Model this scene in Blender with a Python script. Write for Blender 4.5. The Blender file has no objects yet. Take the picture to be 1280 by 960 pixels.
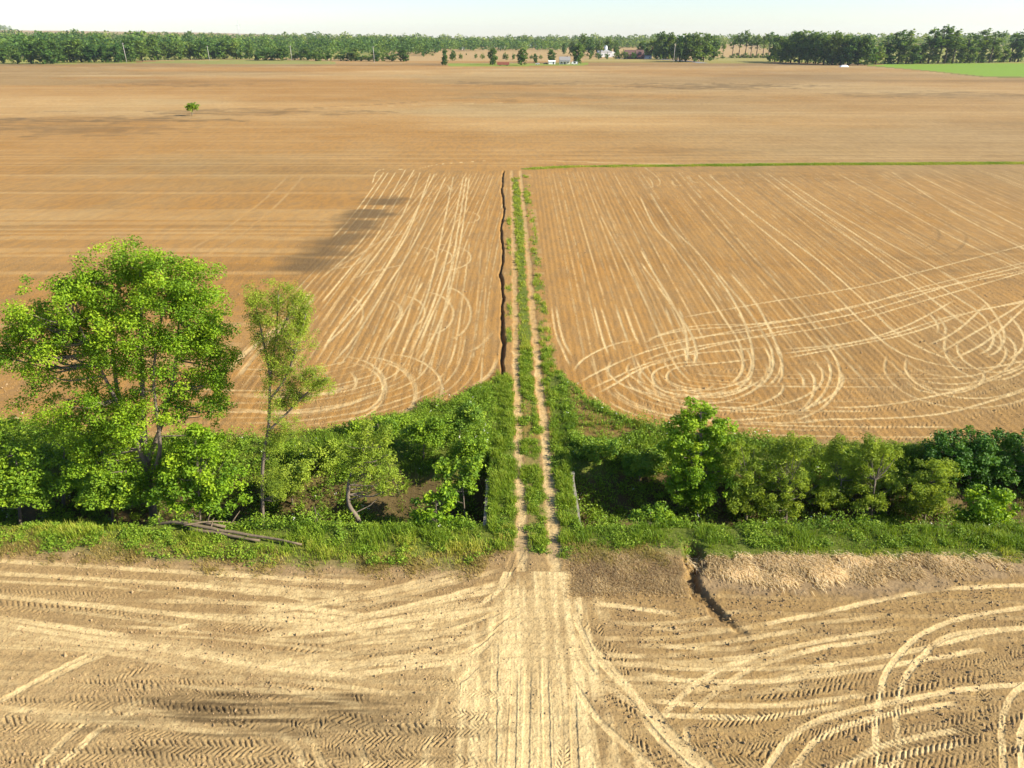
import bpy, math, random
import numpy as np
from mathutils import Vector
random.seed(7)
rng = np.random.default_rng(11)
S = bpy.context.scene
COL = S.collection
H = 26.0; F = 887.0; PITCH = math.radians(26.1)
CP, SP = math.cos(PITCH), math.sin(PITCH)

# ------------------------------------------------------------------ helpers
def ray(px, py):
    u = (px-640)/F; v = (py-480)/F
    return u, CP-v*SP, -SP-v*CP
def at(px, py, z=0.0):
    dx, dy, dz = ray(px, py); t = (z-H)/dz
    return (dx*t, dy*t)
def on_plane(px, py, Y):
    dx, dy, dz = ray(px, py); t = Y/dy
    return (dx*t, Y, H+dz*t)
def bY(px, Y, z=-2.0):       # the point at distance Y under this photo column
    return ((px-640)/F*(CP*Y+SP*(H-z)), Y)
def ppm(Y):                     # metres per photo pixel at distance Y
    return (CP*Y+H*SP)/F

def h01(ix, iy, seed):
    ix = np.asarray(ix); iy = np.asarray(iy)
    with np.errstate(over='ignore'):
        h = ix.astype(np.uint32)*np.uint32(374761393)+iy.astype(np.uint32)*np.uint32(668265263)+np.uint32((seed*974634721) & 0xffffffff)
        h = (h ^ (h >> np.uint32(13)))*np.uint32(1274126177)
        h ^= (h >> np.uint32(16))
    return (h & np.uint32(0xffffff)).astype(np.float32)*np.float32(1/16777215.)
def _vn(x, y, seed):
    fx = np.floor(x); fy = np.floor(y)
    ix = fx.astype(np.int64); iy = fy.astype(np.int64)
    tx = (x-fx).astype(np.float32); ty = (y-fy).astype(np.float32)
    tx = tx*tx*(3-2*tx); ty = ty*ty*(3-2*ty)
    a = h01(ix, iy, seed); b = h01(ix+1, iy, seed)
    c = h01(ix, iy+1, seed); d = h01(ix+1, iy+1, seed)
    a += (b-a)*tx; c += (d-c)*tx; a += (c-a)*ty
    return a
def vnoise(x, y, seed=0):
    x, y = np.broadcast_arrays(np.asarray(x), np.asarray(y))
    if x.size < 40000: return _vn(x, y, seed)
    out = np.empty(x.shape, np.float32); xf = x.ravel(); yf = y.ravel(); of = out.ravel()
    for i in range(0, xf.size, 32768): of[i:i+32768] = _vn(xf[i:i+32768], yf[i:i+32768], seed)
    return out
def fbm(x, y, seed=0, oc=3):
    x, y = np.broadcast_arrays(np.asarray(x), np.asarray(y)); xf = x.ravel(); yf = y.ravel(); out = np.empty(xf.shape, np.float32)
    for i in range(0, xf.size, 32768):
        a_ = xf[i:i+32768]; b_ = yf[i:i+32768]; r = 0; a = 0.5; n = 0
        for o in range(oc):
            r = r+a*_vn(a_*2**o, b_*2**o, seed+o*17); n += a; a *= .5
        out[i:i+32768] = r/n
    return out.reshape(x.shape)
def sst(a, b, x):
    t = np.clip((x-a)/(b-a), 0, 1); return t*t*(3-2*t)

def mesh_np(name, V, faces, mat, parent=None, attrs=None, smooth=True):
    """faces: list of (n,k) int arrays"""
    me = bpy.data.meshes.new(name)
    V = np.asarray(V, np.float32)
    me.vertices.add(len(V)); me.vertices.foreach_set('co', V.ravel())
    li = np.concatenate([f.ravel() for f in faces]).astype(np.int32)
    tot = np.concatenate([np.full(len(f), f.shape[1]) for f in faces]).astype(np.int32)
    st = np.concatenate([[0], np.cumsum(tot)[:-1]]).astype(np.int32)
    me.loops.add(len(li)); me.loops.foreach_set('vertex_index', li)
    me.polygons.add(len(tot)); me.polygons.foreach_set('loop_start', st)
    me.polygons.foreach_set('loop_total', tot)
    me.polygons.foreach_set('use_smooth', np.full(len(tot), smooth, bool))
    me.update(calc_edges=True)
    for k, a in (attrs or {}).items():
        if a.ndim == 1:
            at_ = me.attributes.new(k, 'FLOAT', 'POINT'); at_.data.foreach_set('value', a.astype(np.float32))
        else:
            at_ = me.attributes.new(k, 'FLOAT_COLOR', 'POINT'); at_.data.foreach_set('color', a.astype(np.float32).ravel())
    me.materials.append(mat)
    o = bpy.data.objects.new(name, me); COL.objects.link(o)
    if parent: o.parent = parent
    return o
class MB:
    def __init__(s): s.v = []; s.f = []
    def tube(s, pts, rad, n=7, cap=True, rough=0.0):
        pts = [Vector(p) for p in pts]; k0 = len(s.v); m = len(pts)
        up = Vector((.31, .17, 1)).normalized()
        for i, p in enumerate(pts):
            d = (pts[min(i+1, m-1)]-pts[max(i-1, 0)])
            if d.length < 1e-6: d = Vector((0, 0, 1))
            d.normalize()
            a = d.cross(up)
            if a.length < .1: a = d.cross(Vector((1, 0, 0)))
            a.normalize(); b = d.cross(a)
            for j in range(n):
                t = 2*math.pi*j/n; r = rad[i]*(1+rough*random.uniform(-1, 1))
                s.v.append(tuple(p+a*(r*math.cos(t))+b*(r*math.sin(t))))
        for i in range(m-1):
            for j in range(n):
                s.f.append((k0+i*n+j, k0+i*n+(j+1) % n, k0+(i+1)*n+(j+1) % n, k0+(i+1)*n+j))
        if cap:
            s.f.append(tuple(k0+j for j in range(n))[::-1]); s.f.append(tuple(k0+(m-1)*n+j for j in range(n)))
        return s
    def box(s, x0, x1, y0, y1, z0, z1):
        k = len(s.v)
        s.v += [(x0,y0,z0),(x1,y0,z0),(x1,y1,z0),(x0,y1,z0),(x0,y0,z1),(x1,y0,z1),(x1,y1,z1),(x0,y1,z1)]
        s.f += [tuple(k+i for i in q) for q in ((0,3,2,1),(4,5,6,7),(0,1,5,4),(1,2,6,5),(2,3,7,6),(3,0,4,7))]
        return s
    def poly(s, vs, fs):
        k = len(s.v); s.v += list(vs); s.f += [tuple(k+i for i in q) for q in fs]; return s
    def build(s, name, mat, parent=None, smooth=False):
        me = bpy.data.meshes.new(name); me.from_pydata(s.v, [], s.f); me.materials.append(mat)
        if smooth:
            for p in me.polygons: p.use_smooth = True
        me.update()
        o = bpy.data.objects.new(name, me); COL.objects.link(o)
        if parent: o.parent = parent
        return o
def tag(o, label=None, cat=None, group=None, kind=None):
    if label: o['label'] = label
    if cat: o['category'] = cat
    if group: o['group'] = group
    if kind: o['kind'] = kind
    return o
def empty(name, loc, rz=0, **k):
    o = bpy.data.objects.new(name, None); COL.objects.link(o)
    o.location = loc; o.rotation_euler = (0, 0, rz); o.empty_display_size = .5
    return tag(o, **k)
def copy_tree(o, parent=None):
    c = o.copy(); COL.objects.link(c); c.parent = parent
    for ch in list(o.children): copy_tree(ch, c)
    return c
ORD = ['first','second','third','fourth','fifth','sixth','seventh','eighth','ninth','tenth','eleventh','twelfth','thirteenth','fourteenth','fifteenth','sixteenth','seventeenth','eighteenth','nineteenth','twentieth','twenty-first','twenty-second','twenty-third','twenty-fourth','twenty-fifth','twenty-sixth','twenty-seventh','twenty-eighth','twenty-ninth','thirtieth','thirty-first','thirty-second','thirty-third','thirty-fourth','thirty-fifth','thirty-sixth']

# ------------------------------------------------------------------ materials
def new_mat(name):
    m = bpy.data.materials.new(name); m.use_nodes = True
    nt = m.node_tree; nt.nodes.clear()
    out = nt.nodes.new('ShaderNodeOutputMaterial')
    return m, nt, out
def N(nt, t, **k):
    n = nt.nodes.new(t)
    for a, b in k.items():
        if a in n.inputs: n.inputs[a].default_value = b
        else: setattr(n, a, b)
    return n
def mixc(nt, fac, a, b, mode='MIX'):
    n = nt.nodes.new('ShaderNodeMix'); n.data_type = 'RGBA'; n.blend_type = mode; n.clamp_factor = True
    for sock, v in ((n.inputs[0], fac), (n.inputs[6], a), (n.inputs[7], b)):
        if hasattr(v, 'is_output'): nt.links.new(v, sock)
        elif isinstance(v, (tuple, list)): sock.default_value = (*v[:3], 1)
        else: sock.default_value = v
    return n.outputs[2]
def mth(nt, op, a, b=None, clamp=False):
    n = nt.nodes.new('ShaderNodeMath'); n.operation = op; n.use_clamp = clamp
    for i, v in enumerate((a, b)):
        if v is None: continue
        if hasattr(v, 'is_output'): nt.links.new(v, n.inputs[i])
        else: n.inputs[i].default_value = v
    return n.outputs[0]
def noise(nt, co, scale, detail=3, rough=.55):
    n = nt.nodes.new('ShaderNodeTexNoise'); n.inputs['Scale'].default_value = scale
    n.inputs['Detail'].default_value = detail; n.inputs['Roughness'].default_value = rough
    nt.links.new(co, n.inputs['Vector']); return n.outputs['Fac']
def plain(name, col, rough=.8, var=.25, scale=3.0, bump=.0, metal=0):
    m, nt, out = new_mat(name)
    tc = N(nt, 'ShaderNodeTexCoord'); f = noise(nt, tc.outputs['Object'], scale, 4)
    lo = tuple(c*(1-var) for c in col); hi = tuple(min(1, c*(1+var)) for c in col)
    p = N(nt, 'ShaderNodeBsdfPrincipled', Roughness=rough, Metallic=metal)
    nt.links.new(mixc(nt, f, lo, hi), p.inputs['Base Color'])
    if bump:
        b = N(nt, 'ShaderNodeBump', Strength=bump, Distance=.05); nt.links.new(f, b.inputs['Height']); nt.links.new(b.outputs[0], p.inputs['Normal'])
    nt.links.new(p.outputs[0], out.inputs[0]); return m
def leafmat(name, dark, mid, light, trans=.35, objvar=0.0):
    m, nt, out = new_mat(name)
    a = N(nt, 'ShaderNodeAttribute', attribute_name='tone')
    c = mixc(nt, mth(nt, 'MULTIPLY', a.outputs['Fac'], 2.0, True), dark, mid)
    c = mixc(nt, mth(nt, 'SUBTRACT', mth(nt, 'MULTIPLY', a.outputs['Fac'], 2.0), 1.0, True), c, light)
    if objvar:
        oi = N(nt, 'ShaderNodeObjectInfo')
        hs = N(nt, 'ShaderNodeHueSaturation'); nt.links.new(c, hs.inputs['Color'])
        nt.links.new(mth(nt, 'ADD', mth(nt, 'MULTIPLY', oi.outputs['Random'], objvar), 1-objvar/2), hs.inputs['Value'])
        nt.links.new(mth(nt, 'ADD', mth(nt, 'MULTIPLY', oi.outputs['Random'], -.05), .525), hs.inputs['Hue'])
        c = hs.outputs[0]
    d = N(nt, 'ShaderNodeBsdfPrincipled', Roughness=.55); nt.links.new(c, d.inputs['Base Color'])
    d.inputs['Specular IOR Level'].default_value = .25
    t = N(nt, 'ShaderNodeBsdfTranslucent')
    tcol = mixc(nt, 1.0, c, (1.25, 1.15, .45), 'MULTIPLY'); nt.links.new(tcol, t.inputs['Color'])
    ms = N(nt, 'ShaderNodeMixShader', Fac=trans); ms.inputs[0].default_value = trans
    nt.links.new(d.outputs[0], ms.inputs[1]); nt.links.new(t.outputs[0], ms.inputs[2])
    nt.links.new(ms.outputs[0], out.inputs[0]); return m

# ground: A = pale, damp and painted ditch shade, orange, cool ; B = grass, straw, crop, rough
def ground_mat():
    m, nt, out = new_mat('field_soil')
    tc = N(nt, 'ShaderNodeTexCoord'); co = tc.outputs['Object']
    A = N(nt, 'ShaderNodeAttribute', attribute_name='soil'); B = N(nt, 'ShaderNodeAttribute', attribute_name='cover')
    sa = N(nt, 'ShaderNodeSeparateColor'); nt.links.new(A.outputs['Color'], sa.inputs[0])
    sb = N(nt, 'ShaderNodeSeparateColor'); nt.links.new(B.outputs['Color'], sb.inputs[0])
    n1 = noise(nt, co, .35, 5); n2 = noise(nt, co, 3.2, 4, .65); n3 = noise(nt, co, 11, 3, .7); n4 = noise(nt, co, 24, 2, .7)
    mpg = N(nt, 'ShaderNodeMapping'); mpg.inputs['Scale'].default_value = (.6, 2.4, 1); nt.links.new(co, mpg.inputs['Vector']); n6 = noise(nt, mpg.outputs[0], 1.0, 5, .7)
    base = mixc(nt, n1, (.25, .15, .044), (.345, .216, .07))
    base = mixc(nt, A.outputs['Alpha'], base, (.355, .236, .1))
    base = mixc(nt, sa.outputs[2], base, (.40, .19, .032))
    base = mixc(nt, mth(nt, 'MULTIPLY', n2, .42), base, (0.118, 0.070, 0.035))
    # small darker crumbs
    cr = N(nt, 'ShaderNodeValToRGB'); cr.color_ramp.elements[0].position = .5; cr.color_ramp.elements[1].position = .62
    nt.links.new(n3, cr.inputs[0])
    base = mixc(nt, mth(nt, 'MULTIPLY', cr.outputs[0], .6), base, (.11, .066, .03))
    lt = N(nt, 'ShaderNodeValToRGB'); lt.color_ramp.elements[0].position = .56; lt.color_ramp.elements[1].position = .7
    nt.links.new(n4, lt.inputs[0])
    base = mixc(nt, mth(nt, 'MULTIPLY', lt.outputs[0], .2), base, (.56, .42, .22))
    st_ = N(nt, 'ShaderNodeValToRGB'); st_.color_ramp.elements[0].position = .5; st_.color_ramp.elements[1].position = .7
    nt.links.new(n6, st_.inputs[0])
    base = mixc(nt, mth(nt, 'MULTIPLY', st_.outputs[0], .4), base, (.15, .085, .036))
    mpf = N(nt, 'ShaderNodeMapping'); mpf.inputs['Scale'].default_value = (.9, .22, 1); nt.links.new(co, mpf.inputs['Vector']); n7 = noise(nt, mpf.outputs[0], 1.0, 4, .75)
    sp_ = N(nt, 'ShaderNodeValToRGB'); sp_.color_ramp.elements[0].position = .43; sp_.color_ramp.elements[1].position = .6; nt.links.new(n7, sp_.inputs[0])
    base = mixc(nt, mth(nt, 'MULTIPLY', sp_.outputs[0], .5), base, (.165, .1, .042))
    pale = mixc(nt, n2, (.47, .335, .145), (.69, .535, .275))
    base = mixc(nt, mth(nt, 'MULTIPLY', sa.outputs[0], mth(nt, 'SUBTRACT', 1.0, mth(nt, 'MULTIPLY', cr.outputs[0], .45))), base, pale)
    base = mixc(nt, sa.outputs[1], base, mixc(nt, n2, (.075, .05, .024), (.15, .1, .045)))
    straw = mixc(nt, n3, (.13, .085, .045), (.36, .255, .13))
    base = mixc(nt, sb.outputs[1], base, straw)
    gr = mixc(nt, n2, (.06, .085, .014), (.15, .17, .03))
    base = mixc(nt, sb.outputs[0], base, gr)
    base = mixc(nt, sb.outputs[2], base, mixc(nt, n1, (.12, .2, .02), (.2, .3, .035)))
    p = N(nt, 'ShaderNodeBsdfPrincipled', Roughness=.95); p.inputs['Specular IOR Level'].default_value = .1
    nt.links.new(base, p.inputs['Base Color'])
    b = N(nt, 'ShaderNodeBump', Strength=.6, Distance=.06)
    nt.links.new(mth(nt, 'ADD', mth(nt, 'MULTIPLY', n3, .9), n2), b.inputs['Height'])
    nt.links.new(b.outputs[0], p.inputs['Normal'])
    nt.links.new(p.outputs[0], out.inputs[0]); return m

M = dict(
    ground=ground_mat(),
    maple=leafmat('maple_leaves', (0.088, 0.184, 0.0115), (0.229, 0.378, 0.0156), (0.434, 0.550, 0.0259), .4),
    willow=leafmat('willow_leaves', (0.123, 0.192, 0.0202), (0.285, 0.380, 0.0324), (0.451, 0.520, 0.0583), .35),
    shrub=leafmat('shrub_leaves', (0.079, 0.168, 0.0144), (0.203, 0.326, 0.0168), (0.381, 0.499, 0.0259), .35),
    darkleaf=leafmat('dark_leaves', (.035, .1, .01), (.08, .19, .016), (.16, .29, .025), .3),
    weed=leafmat('weed_leaves', (0.070, 0.160, 0.0173), (0.197, 0.310, 0.0207), (0.370, 0.440, 0.0389), .3),
    grass=leafmat('grass_blades', (0.070, 0.160, 0.0130), (0.220, 0.313, 0.0194), (0.550, 0.497, 0.0907), .3),
    straw=leafmat('straw_blades', (.22, .145, .075), (.54, .41, .215), (.88, .74, .48), .45),
    fringe=leafmat('fringe_blades', (.14, .13, .03), (.33, .25, .07), (.5, .38, .14), .35),
    far=leafmat('far_leaves', (.045, .095, .02), (.105, .19, .03), (.22, .3, .05), .42, .45),
    bark=plain('bark', (.16, .125, .09), .9, .4, 6, .5),
    darkbark=plain('dark_bark', (.09, .07, .05), .9, .4, 6, .5),
    deadwood=plain('dead_wood', (.17, .125, .075), .9, .45, 4, .6),
    concrete=plain('weathered_concrete', (.24, .21, .165), .9, .35, 4, .4),
    polewood=plain('grey_pole_wood', (.5, .46, .41), .9, .2, 2),
    white=plain('white_paint', (.8, .8, .78), .6, .05, 1),
    cream=plain('cream_siding', (.72, .68, .55), .7, .08, 1),
    greyroof=plain('grey_shingles', (.23, .22, .21), .9, .2, 2),
    brick=plain('red_brick', (.2, .075, .055), .9, .3, 2),
    brownroof=plain('brown_shingles', (.115, .06, .05), .9, .25, 2),
    glass=plain('window_glass', (.04, .05, .06), .1, .1, 1),
    rust=plain('rusty_red_steel', (.33, .1, .06), .8, .3, 1.5),
    tyre=plain('black_rubber', (.03, .03, .03), .9, .1, 3),
    steel=plain('galvanised_steel', (.55, .57, .58), .4, .1, 2, 0, .6),
    silver=plain('silver_tarp', (.62, .64, .64), .5, .1, 1),
    asphalt=plain('asphalt', (.21, .2, .2), .9, .15, .5),
    darkpaint=plain('dark_paint', (.05, .055, .07), .3, .1, 1),
)

# ------------------------------------------------------------------ terrain shape
def road_x(Y): return np.interp(Y, [15, 28, 35.4, 50, 68, 100, 150], [1.4, 1.45, 1.5, 1.4, 1.3, 1.2, .9])
def near_edge(x): return np.interp(x, [-60, -29, -19.5, -10.4, -2.2, -.6, 3.2, 5, 8, 9.7, 36, 70], [33, 32, 31.1, 30.4, 30.3, 32, 32, 31.2, 31.5, 31.1, 30.9, 30.9])
def far_edge(x): return np.interp(x, [-60, -39, -27, -19.5, -11.4, -5.1, -.8, 4.3, 6.1, 9, 12.3, 20.5, 36, 80], [48, 47, 44.5, 44.2, 46.3, 50.2, 54.8, 55.5, 50.2, 47, 45.1, 43.6, 42.8, 42.8])
GUL_L = [at(*p) for p in [(629,214),(627,235),(630,262),(626,290),(629,318),(625,345),(629,372),(626,400),(629,425),(627,448),(628,470)]]
GUL_R = [at(*p) for p in [(868,684),(869,705),(866,728),(873,742),(885,752),(899,766),(913,780),(927,793),(940,806),(946,814)]]
def pl_dist(X, Y, pts):
    d = np.full(np.shape(X), 1e9)
    for (ax, ay), (bx, by) in zip(pts[:-1], pts[1:]):
        dx, dy = bx-ax, by-ay; t = np.clip(((X-ax)*dx+(Y-ay)*dy)/(dx*dx+dy*dy), 0, 1)
        d = np.minimum(d, np.hypot(X-ax-t*dx, Y-ay-t*dy))
    return d
def base_height(X, Y):
    X = np.asarray(X, float); Y = np.asarray(Y, float)
    z = np.zeros(np.broadcast(X, Y).shape)
    wob = (vnoise(X*.25, Y*.25, 3)-.5)*1.2
    prof = sst(33.7, 35.7, Y+wob*.6)*(1-sst(38.6, 43.0, Y+wob))
    br = np.where(X < 1.3, sst(1.45, 1.75, -(X)), sst(3.98, 4.25, X))
    z = z-3.0*prof*br
    # rear shoulders are slightly mounded, far country rises gently to the left
    z = z+sst(900, 1700, Y)*(10*sst(0, 1200, -X)+5*sst(300, 1300, X))
    z = z+sst(2600, 5200, Y)*(55*sst(1200, 3600, -X))
    return z

def fan_w(Y): return CP*np.maximum(Y, 8)+H*SP

# ---- rows and columns of the ground sheet (finer near the field road, coarser with distance)
rows = list(np.arange(-30, 14, 2.0)); y = 14.0
while y < 1300:
    rows.append(y); z_ = CP*y+H*SP; y += 0.78*z_*z_/(710*H)*(1 if y > 16 else 2)
while y < 9000:
    rows.append(y); y *= 1.12
rows = np.array(rows)
sm = np.linspace(-.8, .8, 1430)
side = [.8]
while side[-1] < 2.6: side.append(side[-1]+.012*1.13**(len(side)))
side = np.array(side[1:]); cols = np.concatenate([-side[::-1], sm, side])
W = fan_w(rows)
GX = (cols[None, :]*W[:, None]).astype(np.float32); GY = np.repeat(rows[:, None], len(cols), 1).astype(np.float32)
nr, nc = GX.shape
Z = base_height(GX, GY).astype(np.float32)
pale = np.zeros_like(GX, dtype=np.float32); damp_shade = np.zeros_like(pale); orange = np.zeros_like(pale); cool = np.zeros_like(pale)
grass = np.zeros_like(pale); strawm = np.zeros_like(pale); crop = np.zeros_like(pale)

ne = near_edge(GX); fe = far_edge(GX); rx = road_x(GY)
edge_n = (fbm(GX*.9, GY*.9, 5)-.5)*1.5
veg = sst(-.25, .25, GY-ne+edge_n*.6)*sst(-.3, .4, fe-GY+edge_n*.9)
veg[GY > 60] = 0
near_f = GY < ne
# soil tone
big = fbm(GX*.012, GY*.03, 21, 4)
cool[:] = np.clip((GY < 33)*(.85-.65*sst(1, 9, GX)+(fbm(GX*.12, GY*.3, 42)-.5)*.5)+(fbm(GX*.03, GY*.08, 41)-.3)*.8*(GY > 33), 0, 1)
orange[:] = np.clip(sst(.4, .62, fbm(GX*.007+3, GY*.012, 51, 5))*.9, 0, 1)*(GY > 44)
cool[:] = np.clip(cool+sst(-60, 160, GX)*.55*(GY > 120), 0, 1); orange[:] *= 1-.55*sst(-20, 150, GX)*(GY > 60)
# far horizontal bands
far = sst(150, 230, GY)
bands = fbm(GX*.005, GY*.014, 61, 5)
damp_shade[:] = np.maximum(damp_shade, far*sst(.54, .72, bands)*.42)
pale[:] = far*sst(.5, .2, bands)*.25+sst(-.1, .8, fbm(GX*.08, GY*.08, 71))*.12

def ell(px, py, rxp, ryp, rot=0):       # soft ellipse patch on the ground, given where the photo shows it
    cx, cy = at(px, py); ex = at(px+rxp, py)[0]-cx; ey = (at(px, py-ryp)[1]-at(px, py+ryp)[1])/2
    r0, r1_ = np.searchsorted(rows, [cy-2.3*ey, cy+2.3*ey]); o = np.zeros_like(GX)
    X = GX[r0:r1_]; Y_ = GY[r0:r1_]; u = (X-cx)/ex; v = (Y_-cy)/ey
    n = (fbm(X*3/ex+py, Y_*3/ey, int(px) % 97, 2)-.5)*.9+(fbm(X*.25, Y_*3/ey, 7, 2)-.5)*1.1
    o[r0:r1_] = np.clip(1.15-np.sqrt(u*u+v*v)+n, 0, 1); return o
EST = .1+1.7*sst(.25, .7, fbm(GX*np.where(GY < 40, .3, .12), GY*np.where(GY < 40, 4.5, .8), 123, 3))*np.where(GY < 40, .8, 1)
ri = np.searchsorted(rows, [80, 140]); sx, sy = GX[ri[0]:ri[1]], GY[ri[0]:ri[1]]      # diagonal damp streaks along the tracked edge
sd = pl_dist(sx*.75+(fbm(sx*.15, sy*.5, 127)-.5)*3, sy, [(x*.75, y_) for x, y_ in (at(482,250), at(440,286), at(384,334))])
stn = sst(4.6, .6, sd+(fbm(sx*.3, sy*.7, 128)-.5)*2.5)*sst(.36, .56, fbm(sx*.045, sy*.28, 129, 3))*.85
damp_shade[ri[0]:ri[1]] = np.maximum(damp_shade[ri[0]:ri[1]], stn)
for a in [(380,338,40,4,.3),(410,318,40,6,.25)]:
    damp_shade[:] = np.maximum(damp_shade, np.clip(ell(*a[:4])*2.0, 0, 1)*np.clip(a[4]*EST, 0, 1))
for a in [(320,884,120,26,.7),(300,905,190,48,.5),(470,905,95,35,.42),(560,925,70,30,.3),(400,930,150,30,.3),(150,940,130,25,.2),(690,905,60,30,.12)]:
    damp_shade[:] = np.maximum(damp_shade, np.clip(ell(*a[:4])*2.0, 0, 1)*np.clip(a[4]*EST, 0, 1))
for a in [(900,107,130,4,.4),(640,104,90,3,.35),(230,106,90,2.5,.3),(120,150,170,5,.45),(330,140,150,4,.35),(60,162,160,9,.3),(1180,118,150,4,.3),(850,190,140,6,.2),(700,120,160,5,.2),(1000,220,160,12,.16),(1240,330,120,22,.18),(905,560,60,6,.2)]:
    damp_shade[:] = np.maximum(damp_shade, np.clip(ell(*a[:4])*2.0, 0, 1)*np.clip(a[4]*EST, 0, 1))
for a in [(740,350,60,110,1.),(720,420,30,60,.8),(560,300,90,70,.6),(520,380,110,40,.7),(180,290,260,70,.9),(60,250,140,60,.8),(400,132,120,5,1.0),(640,125,150,5,.8),(100,120,160,4,.7),(520,90,120,4,.7),(800,88,140,4,.6),(760,420,60,40,.6),(200,97,140,3,.7)]:
    orange[:] = np.maximum(orange, np.clip(ell(*a[:4])*1.5, 0, 1)*a[4])

# planting rows
amp = np.zeros_like(GX)
inR = (GX > 4.0) & (GY > fe) & (GY < 166); inL = (GX < -1.0) & (GX > -25-(GY-50)*.02) & (GY > fe) & (GY < 158)
phiR = GX/(1-.13*np.clip((156-GY)/80, 0, 1.3)); phiL = GX+2*np.sin(GY/40.)
phiH = GY+(fbm(GX*.02, GY*.02, 81)-.5)*2+GX*.02
phi = np.where(inR, phiR, np.where(inL, phiL, phiH))
wl = np.where(GY > 160, 1.52, .76)
fur = np.sin(2*math.pi*phi/wl)
rowid = np.floor(phi/.76); r1 = h01(rowid.astype(np.int64), np.zeros_like(rowid, dtype=np.int64), 5)
fade = np.where(GY > 260, np.clip(1-(GY-260)/300, 0.0, 1), 1)
soilmask = (1-veg)
Z += fur*np.where(inR | inL, .011*(.4+1.2*fbm(GX*.06, GY*.03, 82)), np.where(GY < 40, .012, .022))*fade*soilmask
damp_shade[:] = np.maximum(damp_shade, soilmask*np.where((inR | inL), sst(.2, -.9, fur)*.22*r1*fbm(GX*.5, GY*.12, 84)+(r1 > .88)*.22*fbm(GX*.2, GY*.05, 89), 0))
dk = np.floor((GY+fbm(GX*.01, GY*.02, 83)*3)/1.1).astype(np.int64); rr = h01(dk, np.zeros_like(dk), 9)
hor = (~(inR | inL)) & (GY > fe)
hfade = np.where(GY > 180, .5, 1); pale[:] += hfade*hor*(rr > .75)*.16*(.4+fbm(GX*.05, GY*.5, 85)); damp_shade[:] = np.maximum(damp_shade, hfade*hor*(rr < .22)*.16*(.4+vnoise(GX*.05, GY*.3, 86)))
# streaks drawn along the near field
dk = np.floor((GY+GX*.03+fbm(GX*.1, GY*.1, 88)*.5)/.28).astype(np.int64); rr = h01(dk, np.zeros_like(dk), 19)
nf = near_f & (GY > 13)
pale[:] += nf*sst(.35, 1, rr)*.2*vnoise(GX*.25, GY*.6, 87); Z += nf*(rr-.5)*.02
pale[:] += nf*.14*sst(25.5, 22, GY)*sst(9, 0, GX)
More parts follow.
